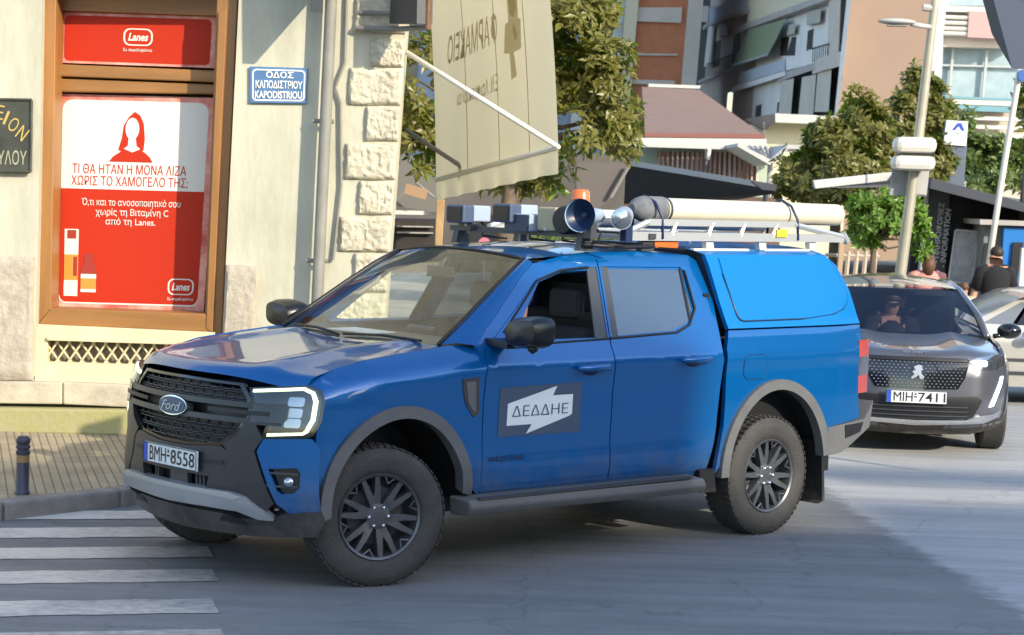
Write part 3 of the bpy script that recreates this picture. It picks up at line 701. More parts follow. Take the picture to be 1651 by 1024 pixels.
# ------------------------------------------------------------------ the blue pickup (local: x forward from front axle, y left, z up)
TR = thing('pickup_truck', 'blue double cab pickup with closed canopy and loaded roof rack turning at the crossing', 'pickup truck', (-1.2861, 12.1971, 0), 3.8899, local=True)
panel.ref = Vector((-2, 0, .9))
WZ = [(.30, .86), (.42, .885), (.50, .915), (.62, .935), (.80, .930), (1.0, .936), (1.14, .950), (1.20, .960), (1.255, .932), (1.33, .895), (1.5, .81), (1.79, .665), (1.86, .60)]
def wz(z): return sum(pl(z + k, WZ) for k in (-.012, -.006, 0, .006, .012)) / 5
def ys(x, z):
    y = wz(z)
    if x > .05: y -= .05 * ((x - .05) / .40) ** 1.6
    if x < -3.8: y -= .05 * ((-3.8 - x) / .45) ** 2
    # haunch over the rear wheel and a hollow low on the doors
    y += .012 * math.exp(-((x + 3.28) / .55) ** 2) * math.exp(-((z - 1.0) / .18) ** 2)
    y -= .012 * math.exp(-((z - .70) / .10) ** 2) * min(1, max(0, (-.70 - x) / .25)) * min(1, max(0, (x + 2.65) / .25))
    return y
def yfend(x, z):
    """front wing: rolls in towards the bonnet seam"""
    zt = pl(x, [(-.70, 1.33), (-.5, 1.325), (-.2, 1.295), (.1, 1.262), (.35, 1.205), (.5, 1.15)])
    y = pl(min(z, 1.14), WZ); y = .958 if z > 1.16 else wz(min(z, 1.16))
    if x > .05: y -= .05 * ((x - .05) / .40) ** 1.6
    t = max(0, (z - (zt - .16)) / .16)
    return y - .15 * t ** 2.2
CZ = [(.9, .945), (1.25, .925), (1.34, .905), (1.40, .878), (1.6, .815), (1.80, .745), (1.86, .71)]
def yc(x, z):
    y = sum(pl(z + k, CZ) for k in (-.02, 0, .02)) / 3
    if x < -3.8: y -= .05 * ((-3.8 - x) / .45) ** 2
    return y
def plan(y):
    y = abs(y); return .80 - .28 * y * y - (.08 * ((y - .6) / .29) ** 2 if y > .6 else 0)
PZ = [(.22, -.12), (.33, -.05), (.45, 0), (.55, .015), (.7, .01), (.9, 0), (1.05, -.03), (1.12, -.05), (1.2, -.09)]
def fr_(k=0.): return lambda y, z: (plan(y) + sum(pl(z + q, PZ) for q in (-.02, 0, .02)) / 3 + k, y, z)
def side(f, k=0.): return lambda x, z: (x, f(x, z) + k, z)
def both(name, outer, fn, m, parent, **kw):
    return [panel(name, outer, fn, m, parent, mirror=mi, **kw) for mi in (False, True)]
sm = lambda pts: [(-p[0], p[1]) for p in pts][::-1]       # mirror a front outline
aF = ring(-.085, .45, .535, .56, 0, 180); aR = ring(-3.29, .42, .555, .615, 0, 180)
# shell under the doors
both('body_side', [(-.71, .44), (-2.66, .44), (-2.72, .75), (-2.745, 1.25), (-2.825, 1.66), (-2.82, 1.77), (-2.72, 1.835), (-2.27, 1.858), (-1.86, 1.850), (-1.56, 1.826), (-1.30, 1.785), (-1.18, 1.715), (-1.0, 1.58), (-.80, 1.43), (-.66, 1.325), (-.69, 1.2)],
     side(ys, -.010), M['paint'], TR, holes=[[(-.95, 1.345), (-1.72, 1.345), (-1.82, 1.745), (-1.52, 1.735), (-1.30, 1.675)], [(-1.80, 1.352), (-2.34, 1.372), (-2.5, 1.42), (-2.585, 1.51), (-2.575, 1.742), (-1.90, 1.755)]], flange=.03)
def door(name, outer, hole, hx, hz, mi):
    o = panel(name, outer, side(ys), M['paint'], TR, holes=[hole], flange=.03, mirror=mi, step=.06)
    s = -1 if mi else 1
    y = ys(hx, hz)
    MB().sphere((hx, s * (y + .001), hz - .012), (.075, .012, .036), 16, 8).build('handle_cup', M['navy'], o, smooth=True)
    mb = MB(); mb.tube([(hx + .135, s * (y + .022), hz), (hx + .12, s * (y + .034), hz), (hx, s * (y + .040), hz), (hx - .12, s * (y + .034), hz + .003), (hx - .135, s * (y + .022), hz + .003)], [.012, .021, .023, .021, .012], 10)
    mb.build('door_handle', M['paint'], o, smooth=True)
    return o
FD = [(-.70, .475), (-1.752, .478), (-1.738, .9), (-1.735, 1.30), (-1.845, 1.812), (-1.53, 1.772), (-1.31, 1.705), (-.87, 1.405), (-.745, 1.318), (-.688, 1.18), (-.69, .9)]
FH = [(-.89, 1.392), (-1.285, 1.684), (-1.51, 1.744), (-1.70, 1.760), (-1.822, 1.764), (-1.732, 1.338), (-1.24, 1.326), (-.95, 1.352)]
RD = [(-1.762, .478), (-2.59, .47), (-2.655, .74), (-2.685, 1.25), (-2.772, 1.66), (-2.757, 1.755), (-2.68, 1.802), (-2.25, 1.828), (-1.855, 1.812), (-1.745, 1.30), (-1.748, .9)]
RH = [(-1.770, 1.340), (-1.862, 1.768), (-2.58, 1.762), (-2.612, 1.73), (-2.60, 1.50), (-2.50, 1.405), (-2.36, 1.362), (-1.83, 1.342)]
for mi in (False, True):
    s = -1 if mi else 1
    fd = door('front_door', FD, FH, -1.53, 1.175, mi); rd = door('rear_door', RD, RH, -2.44, 1.195, mi)
    panel('pillar_trim', [(-1.632, 1.338), (-1.741, 1.338), (-1.832, 1.764), (-1.742, 1.761)], side(ys, -.006), M['dgrey'], fd, flange=.01, mirror=mi)
    panel('pillar_trim', [(-1.752, 1.340), (-1.83, 1.340), (-1.925, 1.767), (-1.845, 1.768)], side(ys, -.006), M['dgrey'], rd, flange=.01, mirror=mi)
    panel('window_glass', [(-1.83, 1.342), (-2.36, 1.362), (-2.50, 1.405), (-2.60, 1.50), (-2.612, 1.73), (-2.58, 1.762), (-1.925, 1.767)], side(ys, -.012), M['sglass'], rd, flange=0, mirror=mi)
    panel('division_bar', [(-2.515, 1.412), (-2.535, 1.425), (-2.595, 1.762), (-2.578, 1.762)], side(ys, -.004), M['black'], rd, flange=.01, mirror=mi)
    g = MB(); g.tube([(x, s * (ys(x, z) - .001), z) for x, z in [(-2.61, 1.74), (-2.598, 1.50), (-2.50, 1.405), (-2.36, 1.360), (-1.83, 1.341), (-1.752, 1.339)]], .009, 6); g.build('window_seal', M['black'], rd, smooth=True)
    g = MB(); g.tube([(x, s * (ys(x, z) - .001), z) for x, z in [(-1.741, 1.337), (-1.24, 1.325), (-.95, 1.351), (-.89, 1.391), (-1.285, 1.685), (-1.51, 1.745), (-1.75, 1.762)]], .008, 6); g.build('window_seal', M['black'], fd, smooth=True)
    if mi:   # far side front window is closed with clear glass
        panel('window_glass', FH[:4] + [(-1.745, 1.76), (-1.632, 1.338)] + FH[6:], side(ys, -.012), M['wglass'], fd, flange=0, mirror=mi)
    else: FDOOR = fd
    # front wing
    arch = [(x, z) for x, z in aF if z > .455]
    wing = [(-.698, .455), (-.682, .9), (-.68, 1.18), (-.735, 1.322), (-.5, 1.322), (-.2, 1.292), (.1, 1.259), (.35, 1.202), (.49, 1.142), (.46, 1.09), (.465, .95), (.47, .86), (.468, .46)]
    wg = panel('front_wing', wing + arch, side(yfend), M['paint'], TR, mirror=mi, step=.05, flange=.03)
    v = [(-.505, 1.145), (-.628, 1.148), (-.655, .94), (-.61, .918), (-.545, 1.0), (-.515, 1.08)]
    vv = panel('wing_vent', v, side(yfend, .006), M['dgrey'], wg, mirror=mi, flange=.012)
    panel('vent_trim', [(-.53, 1.125), (-.605, 1.128), (-.625, .96), (-.605, .95), (-.56, 1.01)], side(yfend, .010), M['flare'], vv, mirror=mi, flange=.006)
    # flared arch trims
    fo = ring(-.085, .45, .535, .56, -6, 178); fi = ring(-.085, .45, .465, .49, -4, 176)[::-1]
    panel('arch_trim', fo + fi, lambda x, z: (x, max(yfend(x, min(z, 1.0)), .90) + .026 - .1 * max(0, x - .28) , z), M['flare'], TR, mirror=mi, flange=.07, step=.06)
    ro = ring(-3.29, .42, .555, .615, 0, 172); ri = ring(-3.29, .42, .48, .548, 0, 172)[::-1]
    panel('arch_trim', ro + ri, side(lambda x, z: yc(x, min(z, 1.0)) - .01, .038), M['flare'], TR, mirror=mi, flange=.07, step=.06)
    # load bed side
    archr = [(x, z) for x, z in aR if z > .45][::-1]
    bed = [(-2.70, .45), (-2.765, .75), (-2.79, 1.25), (-2.83, 1.362), (-4.26, 1.366), (-4.25, 1.27), (-4.205, 1.26), (-4.195, .895), (-4.23, .725), (-3.84, .69)]
    arR = [(x, z) for x, z in aR if z > .45][::-1]
    bd_ = panel('bed_side', bed[:1] + bed[1:] + arR, side(lambda x, z: yc(x, z) + .012 * math.exp(-((z - 1.18) / .05) ** 2)), M['paint'], TR, mirror=mi, step=.06, flange=.03)
    panel('fuel_flap', rrect(-3.175, 1.045, -2.95, 1.20, .05), side(lambda x, z: yc(x, z) + .012 * math.exp(-((z - 1.18) / .05) ** 2), .0035), M['paint'], bd_, mirror=mi, flange=.0034)
    g = MB(); rr = rrect(-3.178, 1.042, -2.947, 1.203, .052, 4)
    g.tube([(x, s * (yc(x, z) + .012 * math.exp(-((z - 1.18) / .05) ** 2) + .001), z) for x, z in rr + rr[:1]], .0022, 4); g.build('flap_gap', M['navy'], bd_)
    # canopy side, its blank side door
    cs = panel('canopy_side', [(-2.835, 1.374), (-2.80, 1.55), (-2.765, 1.845), (-4.0, 1.842), (-4.11, 1.77), (-4.215, 1.6), (-4.265, 1.378)], side(yc, .003), M['paint2'], TR, mirror=mi, step=.06, flange=.03)
    cw = [(-2.88, 1.826), (-2.885, 1.72), (-2.945, 1.455), (-2.965, 1.43), (-3.0, 1.42), (-3.581, 1.424), (-3.95, 1.452), (-4.08, 1.485), (-4.145, 1.53), (-4.155, 1.58), (-4.07, 1.755), (-4.03, 1.80), (-3.98, 1.826)]
    panel('canopy_door', cw, side(yc, .012), M['paint2'], cs, mirror=mi, step=.08, flange=.010)
    g = MB(); g.tube([(x, s * (yc(x, z) + .004), z) for x, z in cw[1:-1]], .009, 6); g.build('seal', M['navy'], cs, smooth=True)
    # lamps at the back
    tl = panel('tail_light', [(-4.20, 1.262), (-4.38, 1.262), (-4.375, .895), (-4.19, .897)], side(lambda x, z: .895 - .55 * max(0, (-4.21 - x)) ** 1.3), M['red_lens'], TR, mirror=mi, flange=.02)
    panel('lamp_band', [(-4.205, 1.15), (-4.378, 1.15), (-4.376, 1.02), (-4.20, 1.02)], side(lambda x, z: .899 - .55 * max(0, (-4.21 - x)) ** 1.3), M['lampgrey'], tl, mirror=mi, flange=.01)
    # rear bumper corner
    bq = panel('rear_bumper', [(-3.835, .685), (-3.84, .49), (-4.0, .505), (-4.16, .585), (-4.33, .66), (-4.37, .84), (-4.25, .72)], side(lambda x, z: .94 - .25 * max(0, -4.1 - x) ** 1.5), M['flare'], TR, mirror=mi, flange=.12)
    panel('bumper_recess', [(-4.02, .69), (-4.03, .60), (-4.20, .635), (-4.235, .70)], side(lambda x, z: .945 - .25 * max(0, -4.1 - x) ** 1.5), M['black'], bq, mirror=mi, flange=.01)
    # mud flap, step, mirror
    MB().prism([(-3.76, s * .70, .60), (-3.76, s * .95, .60), (-3.80, s * .95, .19), (-3.78, s * .92, .165), (-3.78, s * .72, .165), (-3.80, s * .70, .19)], (-.025, 0, 0)).build('mud_flap', M['black'], TR)
    st = MB().prism([(-.50, s * .87, .468), (-.54, s * 1.0, .448), (-.56, s * 1.01, .40), (-.56, s * .98, .355), (-.52, s * .86, .355)], (-2.0, 0, -.012)).build('running_board', M['flare'], TR, bevel=.012)
    MB().box((-1.52, s * .99, .452), (1.8, .035, .012)).build('tread_strip', M['dgrey'], st)
    MB().prism([(-2.56, s * .80, .48), (-2.56, s * .935, .48), (-2.70, s * .935, .48), (-2.70, s * .80, .48)], (-.03, 0, -.15)).build('sill_end', M['black'], TR)
    # door mirror
    mr = MB()
    # a housing lofted front to back
    secs = [(-.73, 1.155, .03, .03), (-.745, 1.155, .12, .072), (-.80, 1.15, .142, .09), (-.88, 1.145, .146, .094), (-.905, 1.145, .138, .088)]
    vs = []; n = 20
    for x, y, a, b in secs:
        for j in range(n):
            t = 2 * math.pi * j / n; cx = math.copysign(abs(math.cos(t)) ** .6, math.cos(t)); sz = math.copysign(abs(math.sin(t)) ** .6, math.sin(t))
            vs.append((x, s * (y + a * cx), 1.415 + b * sz + .012 * cx - (.055 if mi else 0)))
    k = len(secs)
    mr.add(vs, [(i * n + j, i * n + (j + 1) % n, (i + 1) * n + (j + 1) % n, (i + 1) * n + j) for i in range(k - 1) for j in range(n)] + [tuple(range(n)), tuple(range((k - 1) * n, k * n))])
    mr.prism([(-.74, s * .86, 1.365), (-.75, s * 1.05, 1.35), (-.86, s * 1.05, 1.35), (-.90, s * .86, 1.365)], (0, 0, -.035))
    mo = mr.build('door_mirror', mat('mirror cover black', (.01, .01, .011), .3), TR, angle=45)
    bm = MB(); bm.lathe([(0, .001), (.02, .03), (.05, .03)], (-.82, s * 1.19, 1.295), (0, 0, 1), 10); bm.build('mirror_lamp', M['black'], mo, smooth=True)
    MB().poly([(-.907, s * (1.145 - .11), 1.36 - (.055 if mi else 0)), (-.907, s * (1.145 + .11), 1.36 - (.055 if mi else 0)), (-.907, s * (1.145 + .11), 1.48 - (.055 if mi else 0)), (-.907, s * (1.145 - .11), 1.48 - (.055 if mi else 0))]).build('mirror_glass', M['chrome'], mo)
    # cab corner pillar between windscreen and doors
    A0 = [(-.66, ys(-.66, 1.32) - .012, 1.325), (-.80, ys(-.8, 1.43) - .012, 1.432), (-1.0, ys(-1, 1.58) - .012, 1.583), (-1.18, ys(-1.1, 1.715) - .012, 1.718), (-1.30, ys(-1.3, 1.785) - .012, 1.787)]
    A1 = [(-.50, .745, 1.325), (-.70, .715, 1.452), (-.93, .672, 1.60), (-1.13, .632, 1.722), (-1.29, .585, 1.808)]
    g = MB()
    for a, b in zip(A0, A1): g.v += [(a[0], s * a[1], a[2]), ((a[0] + b[0]) / 2 + .01, s * ((a[1] + b[1]) / 2 + .012), (a[2] + b[2]) / 2 + .012), (b[0], s * b[1], b[2])]
    for i in range(4):
        for j in (0, 1): q = (3 * i + j, 3 * i + j + 1, 3 * i + j + 4, 3 * i + j + 3); g.f.append(q if s < 0 else q[::-1]); g.mi.append(0)
    g.build('windscreen_pillar', M['paint'], TR, smooth=True)
    g = MB(); g.tube([(x + .004, s * y, z) for x, y, z in A1], .014, 6); g.build('windscreen_seal', M['black'], TR, smooth=True)
# roof, windscreen, bonnet
RE = [(-1.29, .585, 1.808), (-1.56, wz(1.826) - .012, 1.828), (-1.86, wz(1.85) - .012, 1.852), (-2.27, wz(1.858) - .012, 1.860), (-2.72, wz(1.835) - .012, 1.838), (-2.80, .60, 1.79)]
def roof_fn(a, b):
    i = min(int(b * (len(RE) - 1)), len(RE) - 2); t = b * (len(RE) - 1) - i
    p = Vector(RE[i]).lerp(Vector(RE[i + 1]), t); u = 2 * a - 1
    fx = .07 * (1 - u * u) * max(0, 1 - b * 3)
    return Vector((p.x + fx, p.y * u, p.z + .042 * (1 - u * u) * (1 - .5 * b * b)))
MB().grid(roof_fn, 24, 30).build('roof', M['paint'], TR, smooth=True)
WE = [(-.50, .742, 1.322), (-.70, .712, 1.449), (-.93, .669, 1.597), (-1.13, .629, 1.719), (-1.29, .583, 1.806)]
def ws_fn(a, b):
    i = min(int(b * 4), 3); t = b * 4 - i; p = Vector(WE[i]).lerp(Vector(WE[i + 1]), t); u = 2 * a - 1
    return Vector((p.x + (.11 - .04 * b) * (1 - u * u), p.y * u, p.z + (-.02 + .06 * b) * (1 - u * u)))
wsc = MB().grid(ws_fn, 20, 16).build('windscreen', M['wglass'], TR, smooth=True)
g = MB(); g.tube([ws_fn(i / 12, 1) + Vector((-.004, 0, .004)) for i in range(13)], .010, 6); g.build('seal', M['black'], wsc, smooth=True)
mb = MB()
for y0, y1, ln in ((.62, -.02, 1), (-.05, -.60, 1)):
    p = [ws_fn((y0 / .74 + 1) / 2, .015), ws_fn(((y0 * .5 + y1 * .5) / .74 + 1) / 2, .05), ws_fn((y1 / .74 + 1) / 2, .03)]
    mb.tube([q + Vector((.012, 0, .012)) for q in p], .009, 6)
mb.build('wiper', M['black'], TR, smooth=True)
def hood_fn(a, b):
    """b 0 at the nose, 1 at the windscreen"""
    y = (2 * a - 1)
    yy = y * (.80 - .02 * b)
    xf = plan(yy) - .075 - .02 * abs(y); xr = -.40 - .11 * y * y
    x = xf + (xr - xf) * b
    ze = pl(x, [(-.6, 1.322), (-.5, 1.318), (-.2, 1.288), (.1, 1.256), (.35, 1.200), (.5, 1.158), (.75, 1.10)])
    zc = 1.318 - .105 * (1 - b) ** 1.3
    z = ze * abs(y) ** 4 + zc * (1 - abs(y) ** 4) if True else 0
    ridge = .030 * math.exp(-((abs(y) - .66) / .12) ** 2) * (1 - .35 * b) - .012 * math.exp(-(y / .4) ** 2)
    z += ridge * min(1, b * 6)
    lip = max(0, 1 - b / .09); z -= .055 * lip ** 2
    if b < .09: x += .012 * math.sin(b / .09 * math.pi)
    return Vector((x, yy, z))
hd = MB().grid(hood_fn, 44, 40).build('bonnet', M['paint'], TR, smooth=True)
MB().grid(lambda a, b: Vector((-.36 - .17 * (2 * a - 1) ** 2 - .12 * b, (2 * a - 1) * .76, 1.302 + .0 * b)), 16, 3).build('cowl', M['black'], TR)
# front end
FX = fr_()
def fpan(name, pts, k, m, par, flange=.02, **kw): return panel(name, pts, fr_(k), m, par, flange=flange, **kw)
core = [(0, 1.10), (.55, 1.06), (.62, .80), (.70, .48), (.55, .30), (0, .28)]
fpan('front_core', core + sm(core)[0:0] + [(-y, z) for y, z in core[::-1]][:-1], -.075, M['black'], TR, step=.1)
gr_out = [(0, 1.128), (.48, 1.122), (.55, 1.05), (.585, .965), (.50, .84), (.39, .775), (.13, .753)]
gr_full = gr_out + [(-y, z) for y, z in gr_out[::-1]][:-1]
gr_in = [(y * .955, .945 + (z - .945) * .92) for y, z in gr_full]
GRL = fpan('grille', gr_full, -.012, M['gloss_black'], TR, holes=[gr_in], flange=.05)
# honeycomb bars in the two openings
mb = MB()
def gx(y, z, k): return Vector((plan(y) + pl(z, PZ) + k, y, z))
def inside(y, z, poly):
    c = False
    for i in range(len(poly)):
        a, b = poly[i - 1], poly[i]
        if (a[1] > z) != (b[1] > z) and y < (b[0] - a[0]) * (z - a[1]) / (b[1] - a[1]) + a[0]: c = not c
    return c
rows = [1.10, 1.055, 1.01, .895, .845, .80]
for r_, z in enumerate(rows):
    for i in range(-7, 8):
        y = i * .088 + (.044 if r_ % 2 else 0)
        if not inside(y, z, gr_full): continue
        hw, hh = .034, .017
        for s in (-1, 1):
            p = [gx(y - .05, z + s * hh * .2, -.035), gx(y - hw, z + s * hh, -.03), gx(y + hw, z + s * hh, -.03), gx(y + .05, z + s * hh * .2, -.035)]
            mb.tube(p, .0055, 5)
mb.build('grille_mesh', M['fascia'], GRL, smooth=True)
for z0, z1, nm in ((.985, 1.015, 'grille_bar'), (.90, .93, 'grille_bar')):
    e = .76 if z0 < 10 else .6
    fpan(nm, [(-e, z0 + .012), (e, z0 + .012), (e, z1 + .012), (-e, z1 + .012)], .012, M['fascia'], GRL, flange=.04)
for s in (-1, 1):
    fpan('bar_end', [(s * .60, .925), (s * .60, 1.02), (s * .765, 1.035), (s * .785, 1.01), (s * .785, .955), (s * .765, .93)], .016, M['gloss_black'], GRL, flange=.05)
    fpan('bar_slot', [(s * .30, .962), (s * .30, .982), (s * .70, .985), (s * .70, .962)], .019, M['ink'], GRL, flange=.01)
# oval badge
ov = [(.136 * math.cos(R(a)), .962 + .054 * math.sin(R(a))) for a in range(0, 360, 12)]
bg_ = fpan('badge', ov, .028, M['lampgrey'], GRL, flange=.05)
fpan('badge_field', [(y * .93, .962 + (z - .962) * .87) for y, z in ov], .034, M['decalgrey'], bg_, flange=.006)
fx = fr_(.040); lettering('Ford', lambda a, b: Vector(fx(-.082 + .164 * a + .012 * b, .936 + .05 * b)), M['silver'], bg_, bold=-.005)
# headlights
HO = [(.545, 1.105), (.83, 1.137), (.882, 1.112), (.905, 1.06), (.908, .945), (.885, .868), (.86, .852), (.668, .838), (.69, .92), (.60, 1.0)]
for s in (1, -1):
    mir = s < 0
    hl = panel('headlight', HO, fr_(-.012), M['gloss_black'], TR, mirror=mir, flange=.05)
    d0 = [(.565, 1.098), (.822, 1.126), (.866, 1.104), (.888, 1.055), (.890, .95), (.870, .885), (.852, .870), (.69, .853)]
    d1 = [(.69, .869), (.846, .884), (.856, .895), (.872, .955), (.870, 1.05), (.855, 1.09), (.818, 1.110), (.565, 1.083)]
    panel('light_strip', d0 + d1, fr_(.002), M['drl'], hl, mirror=mir, flange=.012)
    for z in (1.045, .985, .93):
        panel('lamp_cell', rrect(.765, z - .024, .835, z + .026, .012), fr_(.0), M['lampgrey'], hl, mirror=mir, flange=.01)
    panel('lamp_sill', [(.70, .878), (.84, .895), (.82, .925), (.71, .912)], fr_(-.004), M['dgrey'], hl, mirror=mir, flange=.01)
    panel('lens', HO, fr_(.010), M['lens'], hl, mirror=mir, flange=0)
    # charcoal wing of the bumper and blue corner
    panel('bumper_wing', [(.575, .955), (.60, .955), (.67, .838), (.628, .768), (.738, .49), (.66, .415), (.56, .53), (.50, .62), (.47, .74), (.42, .785), (.51, .84)], fr_(.004), M['fascia'], TR, mirror=mir, flange=.04)
    fog = [(.708, .678), (.835, .692), (.850, .665), (.850, .585), (.825, .552), (.775, .545), (.755, .56)]
    bc = panel('bumper_corner', [(.640, .768), (.672, .838), (.885, .852), (.918, .80), (.925, .46), (.80, .44), (.748, .49)], fr_(.0), M['paint'], TR, mirror=mir, holes=[fog], flange=.04, step=.05)
    fg = panel('fog_lamp', fog, fr_(-.03), M['black'], TR, mirror=mir, flange=.02)
    c = Vector(fr_(-.022)(.79, .61)); c.y *= s
    MB().lathe([(-.02, .03), (.012, .03), (.018, .001)], c, (.8, s * .6, 0), 14).build('fog_lens', M['lampgrey'], fg, smooth=True)
    g = MB()
    for z in (.65, .58): g.prism([Vector((*fr_(-.02)(.69, z)[:1], s * .69, z)), Vector((fr_(-.02)(.84, z)[0], s * .84, z)), Vector((fr_(-.02)(.84, z)[0], s * .84, z + .012)), Vector((fr_(-.02)(.69, z)[0], s * .69, z + .012))], (.015, 0, 0))
    g.build('fog_bar', M['dgrey'], fg)
# lower bumper, plate, skid
bp_ = [(0, .75), (.13, .75), (.40, .768), (.47, .74), (.50, .62), (.54, .515), (0, .515)]
low = [(.0, .615), (.35, .62), (.33, .53), (0, .53)]
full = lambda L: L + [(-y, z) for y, z in L[::-1] if abs(y) > 1e-6]
FB = fpan('front_bumper', [(0, .75), (.13, .75), (.40, .775), (.48, .74), (.51, .62), (.57, .505), (-.57, .505), (-.51, .62), (-.48, .74), (-.40, .775), (-.13, .75)], .0, M['fascia'], TR, holes=[[(-.33, .60), (.33, .60), (.31, .53), (-.31, .53)]], flange=.05)
mb = MB()
for y in (-.22, -.19, .19, .22, .25): mb.prism([gx(y, .60, -.03), gx(y + .012, .60, -.03), gx(y + .012, .53, -.03), gx(y, .53, -.03)], (-.03, 0, 0))
mb.prism([gx(-.03, .60, -.02), gx(.13, .60, -.02), gx(.13, .53, -.02), gx(-.03, .53, -.02)], (-.03, 0, 0))
mb.build('intake_vane', M['dgrey'], FB)
for s in (-1, 1): fpan('intake_slot', [(s * .29, .668), (s * .29, .69), (s * .43, .695), (s * .44, .672)], .004, M['ink'], FB, flange=.01)
sk = [(0, .535), (.50, .53), (.60, .515), (.70, .44), (.735, .395), (.66, .395), (.54, .43), (.30, .432), (0, .425)]
SKP = fpan('skid_plate', full(sk), .030, M['silver'], TR, flange=.06)
fpan('skid_lip', [(-.50, .533), (.50, .533), (.58, .512), (.54, .495), (.34, .508), (-.34, .508), (-.54, .495), (-.58, .512)], .036, M['alu'], SKP, flange=.01)
lp = [(0, .40), (.40, .40), (.50, .385), (.60, .39), (.70, .40), (.80, .445), (.925, .465), (.93, .40), (.88, .31), (.55, .285), (0, .27)]
fpan('bumper_valance', full(lp), .0, M['fascia'], TR, flange=.10)
for s in (-1, 1): fpan('tow_opening', [(s * .36, .355), (s * .40, .39), (s * .52, .385), (s * .56, .35)], .004, M['ink'], TR, flange=.01)
def numplate(name, fn, parent, txt, wd, ht):
    """fn(a, b, k): unit plate to local point, k proud"""
    o = MB(); v = [fn(a, b, .0) for a, b in ((0, 0), (1, 0), (1, 1), (0, 1))]; w2 = [fn(a, b, -.012) for a, b in ((0, 0), (1, 0), (1, 1), (0, 1))]
    o.add(v + w2, [(0, 1, 2, 3), (0, 4, 5, 1), (1, 5, 6, 2), (2, 6, 7, 3), (3, 7, 4, 0)]); pt = o.build(name, M['plate'], parent)
    MB().poly([fn(a, b, .002) for a, b in ((0, 0), (.085, 0), (.085, 1), (0, 1))]).build('blue_band', M['plateblue'], pt)
    f = lambda a0, b0, a1, b1: (lambda a, b: fn(a0 + (a1 - a0) * a, b0 + (b1 - b0) * b, .003))
    lettering(txt[0], f(.125, .14, .435, .86), M['ink'], pt, bold=.0)
    lettering('-', f(.455, .46, .505, .56), M['ink'], pt, bold=.0)
    lettering(txt[1], f(.525, .14, .965, .86), M['ink'], pt, bold=.004)
    MB().poly([fn(a, b, .003) for a, b in ((.465, .66), (.495, .66), (.495, .80), (.465, .80))]).build('stamp', M['decalgrey'], pt)
    fr = MB()
    for a0, b0, a1, b1 in ((0, 0, 1, .04), (0, .96, 1, 1), (0, .04, .01, .96), (.99, .04, 1, .96)): fr.poly([fn(a, b, .004) for a, b in ((a0, b0), (a1, b0), (a1, b1), (a0, b1))])
    fr.build('plate_border', M['ink'], pt)
    return pt
numplate('number_plate', lambda a, b, k: Vector((.822 + k, -.265 + .53 * a, .618 + .112 * b)), TR, ('BMH', '8558'), .53, .112)
# door decal and badge
dp_ = [(-.805, 1.08), (-1.468, 1.088), (-1.476, .788), (-.808, .79)]
dc = panel('door_sign', dp_, side(ys, .003), M['decalgrey'], FDOOR, flange=0)
def dmap(a, b): x = -.805 - .668 * a; z = .79 + .293 * b; return (x, ys(x, z) + .006, z)
bolt = [(.10, .66), (.68, .97), (.64, .78), (.89, .78), (.89, .38), (.86, .34), (.34, .03), (.40, .22), (.10, .22)]
panel('bolt_emblem', bolt, dmap, M['decalwhite'], dc, flange=0, step=.1)
lettering('ΔΕΔΔΗΕ', lambda a, b: Vector(dmap(.155 + .68 * a, .395 + .215 * b)) + Vector((0, .004, 0)), M['decalnavy'], dc, bold=-.012)
lettering('WILDTRAK', lambda a, b: (-.735 - .30 * a, ys(-.735 - .30 * a, .648 + .032 * b) + .004, .648 + .032 * b), M['navy'], FDOOR, name='door_badge', bold=.01)
# inside of the shell
bx = lambda n, c, d, m, b=0.: box(n, c, d, M[m], TR, b)
bx('underbody', (-1.95, 0, .43), (4.3, 1.5, .16), 'black'); bx('engine_bay', (.12, 0, .78), (.8, 1.05, .55), 'black'); bx('bed_box', (-3.5, 0, .95), (1.4, 1.5, .8), 'black')
bx('cab_floor', (-1.7, 0, .58), (2.0, 1.66, .12), 'black'); bx('rear_bulkhead', (-2.74, 0, 1.12), (.05, 1.55, .95), 'black')
mb = MB(); mb.grid(lambda a, b: Vector((-1.34 - 1.4 * b, (2 * a - 1) * .56, 1.795 + .03 * (1 - (2 * a - 1) ** 2))), 8, 6); mb.build('headlining', M['liner'], TR)
for s in (-1, 1):
    mb = MB(); mb.grid(lambda a, b: Vector((-.72 - 1.95 * a, s * .83, .55 + .74 * b)), 6, 3); mb.build('door_card', M['seat'], TR)
    for cx, cz, r0, r1, n_ in ((-.085, .45, .47, .49, 'front'), (-3.29, .42, .50, .54, 'rear')):
        MB().grid(lambda a, b: Vector((cx + (r0 + (r1 - r0) * b) * math.cos(math.pi * a), s * (.54 + .36 * b), cz + (r0 + (r1 - r0) * b) * math.sin(math.pi * a))), 24, 2).build('wheel_arch_liner', M['black'], TR, smooth=True)
    mb = MB(); mb.grid(lambda a, b: Vector((-.62 + 1.06 * a, s * .54, .30 + .85 * b)), 2, 2); mb.build('arch_wall', M['black'], TR)
dsh = MB().prism([(-.50, -.74, 1.24), (-.62, -.74, 1.315), (-.90, -.74, 1.325), (-1.02, -.74, 1.25), (-1.0, -.74, .95), (-.6, -.74, .8)], (0, 1.48, 0)).build('dashboard', M['dash'], TR, bevel=.02)
box('screen', (-1.0, 0, 1.27), (.03, .26, .20), M['gloss_black'], TR, .008)
box('paper', (-.72, -.25, 1.325), (.22, .40, .006), M['white_pt'], TR)
